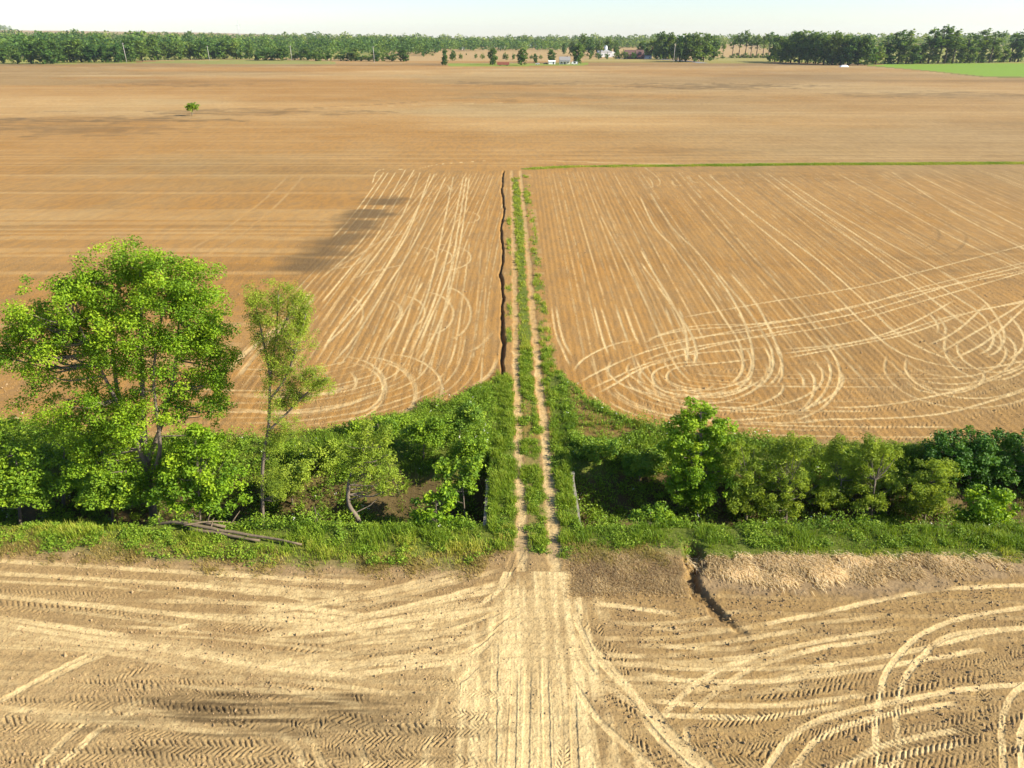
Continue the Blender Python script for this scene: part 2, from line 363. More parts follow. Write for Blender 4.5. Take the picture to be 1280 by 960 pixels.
# ------------------------------------------------------------------ wheel tracks pressed into the soil
def cr(ox, oy, sc): return lambda pts: [(ox+x/sc, oy+y/sc) for x, y in pts]
def spline(P, n=10):
    P = np.array(P, float); P = np.vstack([2*P[0]-P[1], P, 2*P[-1]-P[-2]]); out = []
    for i in range(1, len(P)-2):
        for t in np.linspace(0, 1, n, endpoint=False):
            a, b, c, d = P[i-1], P[i], P[i+1], P[i+2]
            out.append(.5*((2*b)+(c-a)*t+(2*a-5*b+4*c-d)*t*t+(3*b-a-3*c+d)*t**3))
    out.append(P[-2]); return np.array(out)
track_h = np.zeros_like(GX); track_c = np.zeros_like(GX)
def track(pix, ground=False, fl=.6, w=.45, strength=.75, lug=0., pitch=.3, dmp=0., depth=.05):
    pix = list(pix)
    if not ground:                     # passes that leave the view run on beyond it
        for e, n_ in ((0, 1), (-1, -2)):
            if pix[e][0] < 14 or pix[e][0] > 1266 or pix[e][1] > 940:
                k_ = 90/(math.hypot(pix[e][0]-pix[n_][0], pix[e][1]-pix[n_][1])+1e-6); q = (pix[e][0]+(pix[e][0]-pix[n_][0])*k_, pix[e][1]+(pix[e][1]-pix[n_][1])*k_)
                if e == 0: pix.insert(0, q)
                else: pix.append(q)
    G = spline(pix if ground else [at(*p) for p in pix], 8)
    if lug: q_ = float(h01(int(pix[0][0]*7), int(pix[0][1]*7), 3)); w *= .7+.4*q_; pitch *= .72+.4*q_; lug *= .7+.45*q_
    tap = min(3., .05*(G[0][1]+5)); seg = np.diff(G, axis=0); L = np.hypot(seg[:, 0], seg[:, 1]); cum = np.concatenate([[0], np.cumsum(L)])
    for i in range(len(seg)):
        if L[i] < 1e-4: continue
        (ax, ay), (bx, by) = G[i], G[i+1]; pad = w*1.3
        r0, r1_ = np.searchsorted(rows, [min(ay, by)-pad, max(ay, by)+pad])
        if r1_ <= r0: continue
        wy = fan_w(np.array([min(ay, by)-pad, max(ay, by)+pad]))
        xs = np.array([min(ax, bx)-pad, max(ax, bx)+pad])
        c0 = np.searchsorted(cols, min(xs[0]/wy)); c1 = np.searchsorted(cols, max(xs[1]/wy))
        if c1 <= c0: continue
        X = GX[r0:r1_, c0:c1]; Y_ = GY[r0:r1_, c0:c1]
        dx, dy = seg[i]/L[i]
        al = (X-ax)*dx+(Y_-ay)*dy; ac = -(X-ax)*dy+(Y_-ay)*dx
        ok = (al > -.06-w*.15) & (al < L[i]+.06+w*.15)
        s = cum[i]+al; nz = _vn(X*1.7, Y_*1.7, 31); n5 = _vn(X*6, Y_*6, 33)
        t = (ac+(n5-.5)*.1*min(w, 1)+(nz-.5)*.12*min(w, 1))/(w*.5); c = sst(1.3, .6, np.abs(t))*ok
        if not c.any(): continue
        ends = sst(-.1, tap, s)*sst(-.1, tap, cum[-1]-s)
        brk = ends*(fl+(1-fl)*sst(.22, .6, .6*_vn(s*.3+pix[0][0], t*0+pix[0][1], 3)+.4*nz))*(.75+.4*n5); c = c*sst(0, .3, ends)
        pr = pale[r0:r1_, c0:c1]
        if lug:
            ph = (s+(nz-.5)*.16+np.abs(t)*.28)/pitch+np.where(t > 0, .5, 0); fr = ph-np.floor(ph)
            lg = sst(.0, .14, fr)*sst(.58, .44, fr)*sst(.02, .12, np.abs(t))*sst(1.15, .95, np.abs(t))
            hh = (-lug*lg+.25*lug*(1-lg))*(.35+.9*n5)
            np.copyto(track_h[r0:r1_, c0:c1], hh*brk, where=c > .35)
            np.copyto(track_c[r0:r1_, c0:c1], np.maximum(track_c[r0:r1_, c0:c1], c), where=c > .35)
            np.maximum(pr, c*brk*strength*.55, out=pr)
            dd = damp_shade[r0:r1_, c0:c1]; np.maximum(dd, c*lg*brk*.2, out=dd)
        else:
            np.maximum(pr, c*brk*strength, out=pr)
            hh = (-depth*.5*c+.3*depth*sst(.8, 1.0, np.abs(t))*sst(1.3, 1.0, np.abs(t))*ok)*ends
            np.copyto(track_h[r0:r1_, c0:c1], hh, where=c > .1)
            np.copyto(track_c[r0:r1_, c0:c1], np.maximum(track_c[r0:r1_, c0:c1], c), where=c > .1)
            if dmp:
                dd = damp_shade[r0:r1_, c0:c1]; np.maximum(dd, c*brk*dmp, out=dd)
def arc0(*a): return arc(*a)
def arc(cx, cy, rx_, ry_, a0, a1, n=9):
    return [(cx+rx_*math.cos(math.radians(a)), cy-ry_*math.sin(math.radians(a))) for a in np.linspace(a0, a1, n)]
T = lambda c, lst, **k: [track(c(p), **k) for p in lst]
c6 = cr(800, 180, 2.527); c5 = cr(400, 180, 2.783); n1 = cr(0, 660, 2.667); n2 = cr(420, 660, 2.909); n3 = cr(800, 660, 2.667)
# passes that run with the planting rows and round the headlands
def offset(P, d):
    P = spline(P, 6); t = np.gradient(P, axis=0); t /= np.linalg.norm(t, axis=1)[:, None]+1e-9
    return (P+np.stack([-t[:, 1], t[:, 0]], 1)*d)[::3]
tr_ = random.Random(3)
for k in range(46):                                    # right field, straight passes
    x0 = 8.0+k*2.3+tr_.uniform(-.5, .5); st = tr_.uniform(.25, .75)
    for g_ in (0, 1.9 if k % 2 else .95):
        ys = np.linspace(157+tr_.uniform(-2, 2), tr_.uniform(50, 62) if x0 < 60 else 80, 9)
        track([((x0+g_)*(1-.13*min((156-q)/80, 1.3)), q) for q in ys], True, fl=.2, w=.22, strength=st*.85, depth=.03)
for k in range(15):                                    # left field
    x0 = -2.2-k*1.5+tr_.uniform(-.4, .4); st = tr_.uniform(.3, .85)
    for g_ in (0, .85):
        ys = np.linspace(155+tr_.uniform(-2, 2), tr_.uniform(50, 58), 9)
        track([(x0-g_-2*math.sin(q/40.)+1.2, q) for q in ys], True, fl=.25, w=.21, strength=st*.8, depth=.03)
bR = [at(*p) for p in [(668,240),(680,300),(692,370),(700,440),(715,482),(745,512),(800,536),(880,552),(1000,560),(1150,562),(1330,562)]]
bL = [at(*p) for p in [(616,225),(616,300),(615,380),(612,440),(596,478),(560,505),(500,528),(430,545),(330,556),(200,556),(60,545)]]
for k in range(16):
    P = offset(bR, 1.0+k*.8+tr_.uniform(-.2, .2)); i0 = tr_.randint(0, 9); i1 = len(P)-tr_.randint(0, 5)
    track(P[i0:i1], True, fl=.45, w=.22, strength=tr_.uniform(.3, .85), depth=.03)
    P = offset(bL, -(.9+k*.8+tr_.uniform(-.2, .2))); i0 = tr_.randint(0, 8); i1 = len(P)-tr_.randint(0, 6)
    track(P[i0:i1], True, fl=.45, w=.22, strength=tr_.uniform(.3, .85), depth=.03)
for k in range(4):
    P = offset(bR, 1.6+k*2.0); track(P[8+k:len(P)-k], True, **dict(w=.7, strength=.3, lug=.04, pitch=.34, fl=.3))
    P = offset(bL, -(1.4+k*1.9)); track(P[8+k:len(P)-k], True, **dict(w=.7, strength=.3, lug=.04, pitch=.34, fl=.3))
for (cx, cy, rx_, ry_) in [(860,460,100,36),(905,470,150,55),(880,475,60,22),(1190,440,80,40),(1215,455,110,55),(1180,470,50,22),(1240,430,60,45)]:   # turning circles
    a0 = tr_.uniform(150, 200); track(arc0(cx, cy, rx_, ry_, a0, a0+tr_.uniform(170, 230)), fl=.5, w=.25, strength=.8); track(arc0(cx+4, cy, rx_*.8, ry_*.78, a0, a0+200), fl=.5, w=.25, strength=.75)
# right field: lug rows on the headland first
LUG = dict(fl=.4, w=.7, strength=.35, lug=.035, pitch=.34)
T(c6, [[(0,800),(150,840),(350,862),(600,845),(850,825),(1050,790),(1213,745)],[(0,770),(150,812),(350,835),(600,812),(850,790),(1050,755)],
       [(200,895),(450,893),(700,893),(950,875),(1213,815)],[(150,880),(400,872),(620,858),(850,855),(1000,838),(1213,775)],
       [(470,770),(700,745),(900,715),(1100,745),(1213,745)],[(500,800),(700,780),(860,765),(980,740)],[(60,800),(250,850),(420,800),(470,740)],
       [(420,690),(480,740),(470,800),(380,850)],[(330,700),(600,690),(720,700)],[(100,700),(250,715),(420,700)]], **LUG)
PAIR = dict(w=.27, strength=.9)
T(c6, [[(0,165),(45,260),(110,330),(200,450),(265,550),(310,620),(325,680),(315,730),(270,770)],
       [(30,150),(100,260),(180,340),(260,440),(315,530),(345,610),(358,680),(345,740),(300,770)],
       [(0,330),(40,400),(100,500),(140,580),(150,660),(140,710)],[(0,370),(80,480),(150,580),(178,650),(170,715)],
       [(240,400),(330,510),(390,600),(418,660),(415,720),(370,780)],[(280,400),(370,510),(430,630),(448,690),(430,740),(380,780)]], **PAIR)
T(c6, [[(180,95),(300,200),(470,340),(600,460),(700,560),(790,640),(880,680),(1000,705),(1110,705),(1213,685)],
       [(215,95),(350,210),(540,350),(680,470),(790,580),(880,640),(980,680),(1060,700)],
       [(370,90),(520,200),(680,310),(830,420),(960,520),(1050,590)],
       [(400,90),(560,205),(720,310),(900,420),(1010,490),(1080,540),(1115,600),(1105,645),(1060,670)],
       [(440,100),(600,205),(780,310),(950,400),(1080,490),(1140,570),(1150,620),(1120,660)],
       [(620,90),(800,190),(1000,300),(1213,400)],[(790,85),(1000,220),(1213,330)],[(850,85),(1060,190),(1213,270)],
       [(0,622),(130,590),(300,575),(500,550),(700,510),(900,450),(1213,375)],[(0,650),(150,615),(350,590),(560,560),(760,515),(1000,440),(1213,385)],
       [(120,550),(400,500),(700,450),(900,400),(1213,320)],[(0,690),(100,655),(300,620),(450,600),(650,565),(880,500),(1213,405)],
       [(0,640),(70,600),(200,572),(420,565),(640,520),(860,470),(1213,400)],
       [(430,665),(600,640),(800,600),(960,550),(1100,520),(1213,495)],[(440,680),(650,640),(860,595),(1050,530),(1213,500)]], **PAIR)
T(c6, [[(430,650),(560,640),(700,620),(850,570),(1000,490)],[(250,740),(215,772),(130,765),(85,738),(120,705),(260,690),(430,672)],
       [(40,765),(0,735),(20,705),(130,668),(300,650),(430,640)],[(300,765),(200,795),(80,780),(40,740),(60,710),(140,690),(250,690)],
       [(0,780),(150,820),(330,830),(440,790),(455,740)],[(0,745),(110,805),(260,815),(370,770),(395,720)],
       [(540,600),(600,650),(630,710),(625,770),(580,830),(500,870),(430,880)],[(570,650),(600,700),(595,760),(550,820),(470,865)],
       [(500,690),(545,730),(550,780),(520,830),(450,860)],[(480,700),(515,740),(515,790)],
       [(560,830),(700,830),(850,812),(1050,765),(1213,705)],[(480,872),(700,868),(850,862),(1000,842),(1213,780)],
       [(300,878),(480,880),(640,868)],[(930,670),(1050,600),(1150,540),(1213,500)],[(980,685),(1100,620),(1213,520)],[(900,640),(1000,590),(1100,500)],
       [(1160,530),(1210,600),(1205,650),(1150,690)],[(1100,560),(1140,610),(1135,650),(1080,680)],[(900,520),(940,570),(935,610)],[(930,530),(965,580),(955,620)],
       [(0,95),(30,110),(40,135),(10,140)],[(10,70),(55,105),(62,128),(30,135)]], w=.26, strength=.85)
T(c6, [[(100,110),(110,130),(150,130)],[(150,95),(170,120),(200,118)],[(300,90),(320,112)],[(215,92),(240,110)]], w=.5, strength=.5)
T(c6, [[(90,95),(200,230),(330,370),(450,480),(540,580),(610,680)],[(110,95),(230,230),(360,370),(480,480),(570,580)],[(310,105),(460,220),(620,330),(790,440)],
       [(335,105),(480,215),(650,325),(820,440)],[(510,105),(680,200),(830,280),(1000,350)],[(540,105),(700,195),(860,275),(1030,350)],[(800,120),(960,190),(1150,265)],[(1000,110),(1213,190)],
       [(930,260),(945,285),(920,320),(850,340)],[(1010,270),(1030,295),(1000,335),(900,365)]], w=.5, strength=.1, dmp=.38)
T(c6, [[(0,420),(30,500),(60,600)],[(60,470),(90,540),(130,620)],[(0,240),(60,380),(120,520)]], w=.6, strength=.1, dmp=.25)
T(cr(660,380,3.765), [[(110,0),(130,130),(170,230),(210,310)],[(130,0),(160,150),(215,260)],[(205,330),(250,270),(330,220),(440,180),(560,165)],
       [(225,380),(330,320),(460,260),(600,210),(800,160),(1000,120),(1280,65)],[(270,410),(400,350),(560,280),(720,240),(900,190),(1280,110)],
       [(290,440),(420,370),(520,310),(640,270),(760,235)],[(470,330),(475,370),(520,410),(640,455)],[(540,320),(520,350),(540,385),(640,430),(720,450)],
       [(730,170),(745,240),(740,300)],[(770,180),(790,250),(770,310)],[(960,170),(1005,250),(1010,310),(970,365),(900,390)],[(1010,180),(1050,250),(1045,320),(1000,375)],
       [(1100,170),(1140,260),(1130,340),(1080,410)],[(1150,170),(1190,260),(1195,340),(1150,410)],
       [(310,0),(350,160),(390,260)],[(340,0),(390,160),(425,245)],[(410,0),(460,150),(490,210)],[(450,0),(500,140),(540,215)],[(640,0),(690,130)],[(700,0),(740,90)]], w=.25, strength=.88)
# left field
T(c5, [[(300,85),(240,190),(150,330),(60,420),(0,470)],[(330,85),(265,200),(190,330),(100,440),(0,560)],[(350,95),(300,220),(230,340),(130,470)],
       [(385,100),(310,300),(200,470),(60,640),(0,740)],[(465,110),(420,330),(375,520),(300,700),(270,760)],[(510,110),(480,300),(450,450),(370,640),(330,740)],
       [(500,110),(455,330),(400,540),(310,740)],[(440,110),(330,340),(230,500),(130,660),(30,780)],[(400,100),(280,340),(150,560),(0,720)],
       [(520,115),(490,330),(450,520),(400,660),(350,760)],[(265,95),(160,260),(60,380)],[(225,95),(120,240),(40,330)],[(240,95),(135,250),(50,350)],
       [(365,470),(260,640),(200,720)],[(460,520),(400,660),(330,770)],[(330,90),(210,90),(180,140)],[(620,55),(420,70),(330,90)]], **PAIR)
T(c5, [[(0,460),(110,400),(230,330),(330,300)],[(0,440),(120,420),(190,370)],[(80,480),(200,440),(330,410)],[(480,740),(560,700),(610,640)],[(500,860),(590,800),(625,720)]], w=.4, strength=.6)
for (x, y_, rx_, ry_, a0, a1) in [(440,155,22,14,-120,120),(410,155,40,20,-90,90),(480,255,75,22,-110,110),(440,255,50,18,-100,100),(400,395,60,30,-100,130),(420,395,105,45,-110,110),(330,385,70,28,-90,100),
        (310,385,30,18,-90,90),(290,585,75,55,-100,120),(240,585,45,40,-90,100),(360,590,105,75,-110,110),(420,590,105,95,-100,100),(70,590,80,70,-60,80),(200,580,80,45,-80,90),
        (80,830,45,45,-90,100),(90,850,130,90,-110,110),(80,850,150,110,-110,110),(150,860,185,120,-100,100),(230,850,195,120,-95,100),(200,870,130,110,-60,100)]:
    track(c5(arc(x, y_, rx_, ry_, a0, a1)), w=.28, strength=.75)
for (x, y_, rx_, ry_) in [(60,860,180,125),(40,860,300,150),(60,880,360,150)]:
    track(c5(arc(x, y_, rx_, ry_, -140, 60, 12)), **LUG)
T(c5, [[(-100,860),(0,900),(120,880),(230,830)],[(-250,930),(-60,945),(130,920)],[(-300,890),(-100,910),(60,900),(200,870),(330,800)]], **LUG)
T(c5, [[(-330,870),(-150,880),(0,870),(110,840),(140,820)],[(-330,800),(-250,720),(-130,620),(-20,500)],[(-300,830),(-220,730),(-100,610),(0,520)],[(-330,920),(-120,935),(60,915),(250,850)]], w=.5, strength=.75)
T(cr(0,100,2.667), [[(620,575),(760,490),(880,400),(970,310)],[(660,600),(800,520),(930,410),(1015,315)]], w=.6, strength=.26)
T(cr(0,100,2.667), [[(500,10),(540,4),(640,4),(700,8)],[(500,12),(560,18),(700,20),(850,20)]], w=2.2, strength=0, dmp=.6)
T(cr(0,100,2.667), [[(90,108),(180,104),(300,106)],[(690,104),(850,102),(1050,92),(1280,80),(1430,70)]], w=2.2, strength=0.1, dmp=.5)
T(lambda p: p, [[(0,143),(250,140),(500,132),(640,128)],[(640,200),(760,203),(860,206)]], w=1.4, strength=.5)
# near field
NL = dict(fl=.45, w=.66, strength=.4, lug=.056, pitch=.27)
T(n1, [[(0,575),(200,590),(420,605),(600,620)],[(250,570),(340,520),(480,460),(580,440)],[(440,590),(560,530),(680,490),(900,510)],[(560,580),(700,550),(850,530)],
       [(0,650),(250,640),(500,630),(700,660),(900,650)],[(380,690),(560,690),(800,720),(1000,780)],[(400,780),(560,720),(760,740),(900,735)],[(0,690),(250,690),(400,680)],
       [(0,740),(200,745),(380,740)],[(650,640),(850,620),(960,640)],[(1000,640),(1140,655),(1280,670)],[(1000,720),(1180,710),(1280,715)],[(900,380),(1100,400),(1280,420)],[(850,480),(1060,500),(1280,500)],
       [(940,350),(1100,365),(1280,380)],[(0,260),(300,275),(600,310)],[(600,310),(800,320),(1000,340)],[(700,380),(820,420),(900,450)],[(0,215),(300,225),(520,240)],[(500,760),(700,780),(900,800)]], **NL)
T(n2, [[(930,290),(960,400),(1060,500),(1200,580)],[(880,310),(930,420),(1010,500),(1130,570),(1280,600)],[(900,540),(1000,610),(1150,740),(1250,860)],[(1010,710),(1100,790),(1220,870)],[(0,720),(200,740),(420,720)],
       [(0,790),(150,780),(250,785)],[(0,840),(100,835)],[(250,790),(340,770),(450,760)],[(630,560),(620,650),(625,720)],[(0,440),(130,455),(300,440)],[(0,400),(250,390),(450,400)],[(160,700),(180,800),(140,870)],
       [(0,460),(180,470),(330,500)],[(460,800),(520,720),(540,640)],[(820,740),(830,820),(820,873)],[(330,690),(400,740),(480,730)]], **NL)
T(n3, [[(180,680),(300,720),(420,700),(560,640),(700,600),(800,580)],[(200,540),(350,550),(500,545),(620,525),(780,500)],[(850,410),(1000,365),(1280,315)],[(560,770),(700,720),(900,680),(1090,630)],
       [(600,800),(760,770),(900,740),(1100,690)],[(1170,800),(1165,600),(1180,480),(1280,380)],[(0,640),(60,720),(150,800)],[(100,690),(250,760),(400,790)],[(250,700),(400,740),(520,710)],[(200,730),(330,790),(460,800)],
       [(960,480),(1100,440),(1280,400)],[(0,540),(100,560),(300,560)],[(1100,640),(1180,620),(1280,610)],[(1080,760),(1180,740),(1280,730)],[(480,660),(640,640),(760,620)],[(1120,800),(1120,640),(1140,480),(1220,400)]], **NL)
# dusty beaten apron in front of the crossing
apron = [(n2(q)[0]) for q in [[(800,60)],[(790,150)],[(755,250)],[(715,380)],[(700,500)],[(700,650)],[(700,780)],[(700,900)]]]
ag = np.array([at(*p) for p in apron]); aw = [.8,1.1,2.1,2.8,3.1,3.2,3.3,3.4]
axc = np.interp(GY, ag[::-1, 1], ag[::-1, 0]); aww = np.interp(GY, ag[::-1, 1], aw[::-1])
streak = fbm(GX*3.2, GY*.25, 93, 3)
apm = sst(1.45, .55, np.abs(GX-axc)/aww+(fbm(GX*.8, GY*.8, 91)-.5)*.9+(.5-streak)*.9)*(GY < 33)*(GY > 10)
pale[:] = np.maximum(pale, apm*(.52+.55*sst(.32, .66, streak)))
for yy in (716, 726, 737, 750, 762, 775, 790, 806, 824, 842):        # cross-wise seams on the beaten soil
    track([(610-(yy-716)*.25, yy+2), (660, yy-3), (720, yy+1), (735+(yy-716)*.2, yy+4)], w=.12, strength=0, dmp=.14, depth=.02)
T(n2, [[(x0, y0), ((x0+x1)/2+3, 640), (x1, 880)] for x0, y0, x1 in [(640,420,610),(670,450,655),(700,440,690),(735,430,740),(770,430,790),(805,480,830),(840,500,880),(600,480,565)]], w=.1, strength=0, dmp=.12, depth=.02)
PAL = dict(w=.34, strength=.95, depth=.06)
T(n2, [[(700,280),(560,370),(400,430),(200,480),(0,520)],[(640,330),(500,440),(300,480),(0,500)],[(600,380),(480,470),(250,510),(0,540)],[(690,250),(600,300),(450,360),(300,400),(0,420)],[(560,450),(470,540),(380,600)],
       [(860,250),(880,350),(950,450),(1050,560),(1130,660),(1250,760)],[(870,430),(960,560),(1100,650),(1280,800)],[(830,520),(950,690),(1020,760),(1120,840)],[(860,300),(930,450),(1030,560),(1130,660)],
       [(580,400),(575,640),(570,880)],[(650,500),(640,880)],[(700,480),(690,880)],[(760,450),(770,880)],[(860,560),(870,880)],[(870,265),(1000,280),(1280,320)],[(1050,490),(1160,500),(1280,520)],[(1060,525),(1280,555)],
       [(700,40),(640,150),(590,230),(480,300),(380,320)],[(660,60),(620,160),(570,270)]], **PAL)
PS = dict(w=.28, strength=1.0, depth=.05)
T(n3, [[(0,455),(150,470),(350,470),(550,465),(800,430),(950,400),(1150,350),(1280,330)],[(0,495),(200,510),(420,510),(620,490),(800,465),(1000,430),(1170,400)],[(0,570),(200,590),(480,590),(650,570),(800,550)],
       [(0,620),(250,630),(420,630),(560,610),(700,590)],[(60,640),(150,550),(250,480),(380,430),(560,385),(800,345),(900,330)],[(150,640),(260,540),(370,470),(460,440),(600,400),(820,370)],
       [(800,810),(785,700),(795,600),(810,510),(850,440),(930,360),(1040,310),(1150,285),(1290,262)],[(870,810),(860,700),(855,620),(880,510),(940,430),(1010,370),(1100,345),(1290,333)],
       [(430,790),(500,700),(600,640),(750,600),(900,570),(1060,540),(1280,520)],[(520,790),(600,700),(720,650),(860,615),(1080,580)],[(690,790),(800,730),(920,700),(1100,665)],[(820,800),(900,750),(1110,715)],
       [(1215,810),(1205,690),(1215,610),(1250,550),(1290,520)],[(1275,810),(1268,700),(1285,640)],[(180,800),(160,730),(150,640)],[(580,290),(800,240),(1000,205),(1280,190)],[(0,270),(140,290)],
       [(370,330),(520,300),(640,280)],[(0,330),(200,345)],[(0,385),(180,400),(330,405)]], **PS)
T(n3, [[(0,600),(60,680),(140,760),(190,810)],[(0,560),(100,690),(200,780)]], w=.65, strength=1, depth=.06)
T(n1, [[(0,228),(380,265),(700,300),(1000,330),(1280,340)],[(0,320),(300,365),(600,400),(850,440),(1280,470)],[(0,345),(300,385),(600,415),(900,465),(1280,500)],[(780,300),(900,290),(1050,290),(1200,315)],
       [(0,300),(250,335),(480,370)],[(30,560),(200,470),(350,400)],[(90,560),(230,470),(400,400)],[(490,360),(620,325),(700,330)],[(600,350),(700,330)],[(0,600),(200,615),(400,630)],
       [(130,790),(260,670),(400,600),(560,560)],[(200,790),(350,660),(500,590)],[(960,650),(1040,720),(1080,800)],[(1180,670),(1210,760),(1230,800)],[(900,650),(990,740),(1010,800)],[(0,110),(500,140),(1000,170),(1280,185)],[(0,150),(400,175),(900,215)],
       [(450,240),(900,255),(1280,300)],[(700,300),(1000,310),(1280,360)]], **PAL)
T(n1, [[(0,345),(300,380),(600,410),(850,450),(1280,485)]], w=1.4, strength=.5, depth=.02)
lr = random.Random(5)
for yy in range(850, 985, 11):
    x0 = lr.uniform(-40, 150); x1 = x0+lr.uniform(200, 430); a_ = lr.uniform(-14, 10); track([(x0, yy+a_), ((x0+x1)/2, yy+lr.uniform(-7, 7)), (min(x1, 560), yy+lr.uniform(-10, 10))], **NL)
for q in range(14):
    x0 = lr.uniform(300, 560); yy = lr.uniform(770, 955); track([(x0, yy), (x0+45, yy+lr.uniform(-14, 14)), (x0+lr.uniform(70, 120), yy+lr.uniform(-26, 26))], **NL)
for q in range(10):
    x0 = lr.uniform(860, 1150); yy = lr.uniform(840, 955); track([(x0, yy), (x0+90, yy-lr.uniform(4, 20)), (x0+lr.uniform(130, 230), yy-lr.uniform(20, 55))], **NL)
for q in range(34):
    x0 = lr.uniform(-20, 330); yy = lr.uniform(700, 900); track([(x0, yy), (x0+120, yy+lr.uniform(2, 14)), (x0+lr.uniform(200, 330), yy+lr.uniform(10, 36))], fl=.3, w=lr.uniform(.18, .34), strength=lr.uniform(.5, .9), depth=.04)
for q in range(16):
    x0 = lr.uniform(300, 480); yy = lr.uniform(760, 850); track([(x0, yy), (x0+lr.uniform(70, 110), yy-lr.uniform(5, 22)), (lr.uniform(600, 650), yy-lr.uniform(20, 70))], fl=.4, w=lr.uniform(.3, .5), strength=lr.uniform(.6, 1), depth=.05)
for q in range(14):
    x0 = lr.uniform(720, 860); yy = lr.uniform(770, 880); track([(x0, yy), (x0+100, yy+lr.uniform(0, 10)), (x0+lr.uniform(180, 300), yy-lr.uniform(5, 25))], fl=.3, w=.3, strength=lr.uniform(.4, .8), depth=.035)
Z += track_h*soilmask*np.where(GY < 60, 1, .6); pale[:] *= np.where(GY > 40, .72+.5*fbm(GX*1.3, GY*.8, 124), .8+.45*fbm(GX*2.2, GY*2.2, 125))
comb = np.sin(2*math.pi*(GY+GX*.03+(fbm(GX*.15, GY*.15, 96)-.5)*1.2)/.38)*.011*(GY < 33)*(1-apm)
cl = comb*(1-.7*track_c)+.02*(fbm(GX*5, GY*6, 95, 3)-.5)*2+.03*np.maximum(0, vnoise(GX*8, GY*8, 97)-.7)*3
Z += cl*np.where(GY < 90, 1, 0)*(1-.5*track_c)

# field road, verges, gullies
dr = GX-rx
inroad = sst(2.1, 1.7, np.abs(dr))*(GY > 30)*(GY < 158)
roadsoil = inroad*sst(.55, .3, veg*0)
veg = veg*(1-sst(1.75, 1.4, np.abs(dr-.0))*(GY > 29))
rut = sst(.46, .2, np.abs(np.abs(dr)-.93)+(fbm(GX*2, GY*.8, 109)-.5)*.4)*inroad
pale[:] = np.where(inroad > .3, np.maximum(rut*np.where(GY < 60, .85, .55)*(.35+.75*fbm(GX*2.5, GY*2.5, 101)), .12), pale)
damp_shade[:] = np.where(inroad > .3, .22*(1-rut)*fbm(GX*.8, GY*.3, 102), damp_shade)
Z -= .05*rut*(GY < 160)
pn = .55*fbm(GX*.8, GY*.28, 103)+.45*fbm(GX*2.4, GY*1.6, 108)
cstrip = sst(.7, .4, np.abs(dr+.05)+(pn-.5)*1.3)*(GY > 31.6)*sst(150, 146, GY)*sst(.12, .3, pn+np.where(GY < 62, .25, 0))
clump = fbm(GX*1.6, GY*1.1, 117); cstrip = cstrip*np.where(GY < 60, .45+.55*sst(.34, .5, clump), 1)
cstrip = np.where((GY > 62), np.maximum(cstrip, .75*sst(.45, .25, np.abs(dr+.05)+(pn-.5)*.7)*sst(150, 146, GY)), cstrip)
lverge = sst(-.15, .2, -(dr)-1.28+(pn-.5)*1.1)*sst(2.85, 2.6, -(dr)+(pn-.5)*.4)*(GY > 31.8)*sst(56, 52, GY)
rverge = sst(1.3, 1.55, dr+(pn-.5)*.9)*sst(2.7, 2.3, dr+(pn-.5)*1.2)*((GY > 31)*(GY < 44)+(GY > 60)*(GY < 152)*sst(.42, .6, pn)+((GY >= 44) & (GY <= 60))*sst(.4, .6, pn)*.6)
lstrip = sst(-1.25, -1.45, dr)*sst(-2.0, -1.7, dr)*(GY > 62)*(GY < 118)*sst(.52, .62, pn)
tg = np.interp(GX, [at(p, q)[0] for p, q in [(655,211),(720,208),(860,207),(1000,205.5),(1280,204)]], [at(p, q)[1] for p, q in [(655,211),(720,208),(860,207),(1000,205.5),(1280,204)]])
pt = fbm(GX*.12, GY*.3, 104)
tstrip = .9*sst(1.5, .6, np.abs(GY-tg)-.45*sst(30, 60, GX)+(pt-.5)*2)*(GX > 2)*sst(.25, .42, pt+.25*sst(30, 45, GX))
grass[:] = np.maximum.reduce([veg, cstrip, lverge, rverge, lstrip, tstrip])
# bare dark triangle beside the road and the mulched brown bank before the ditch
bt = sst(.4, 1.2, dr-2.6)*sst(.6, 1.6, fe-GY)*sst(43.8, 45.0, GY+edge_n)*(GY < 54)*(GX < 13)
grass[:] *= (1-bt*.85); damp_shade[:] = np.maximum(damp_shade, bt*(.35+.3*fbm(GX*2, GY*2, 105))); veg = veg*(1-bt*.9)
mul = sst(3.0, 3.4, GX+edge_n*.3)*sst(9.6, 9.0, GX)*sst(28.0, 28.5, GY+edge_n*.5+(GX-3)*-.02)*(GY < 33)*sst(.2, -.3, GY-ne)
damp_shade[:] = np.maximum(damp_shade, mul*(.3+.45*fbm(GX*2.5, GY*2.5, 106))); strawm[:] = np.maximum(strawm, mul*.25)
pale[:] *= (1-.85*mul)
sb_lo = np.interp(GX, [8, 9.5, 15, 20, 27, 40, 60], [29.8, 28.7, 28.1, 28.6, 29.6, 29.6, 29.6])
stz = sst(9.5, 10.3, GX+edge_n*.3)*sst(-.3, .5, GY-sb_lo+(fbm(GX*.7, GY*.7, 116)-.5)*2.4)*sst(.3, -.3, GY-ne-.2)
strawm[:] = np.maximum(strawm, stz*.95); pale[:] *= (1-stz)
damp_shade[:] = np.maximum(damp_shade, stz*(.25+.45*fbm(GX*1.5, GY*1.5, 122))*sst(2.2, .4, GY-sb_lo))
Z += .12*stz*(1-stz*.3)*fbm(GX*.9, GY*.9, 107)
fr2 = sst(1.5, .1, np.abs(GY-ne-.2)+(fbm(GX*1.3, GY*1.3, 121)-.5)*1.6)*(GX < 9.5); strawm[:] = np.maximum(strawm, fr2*.7); grass[:] *= (1-.6*fr2)
ri = np.searchsorted(rows, [50, 160]); gl = np.full_like(GX, 99.)
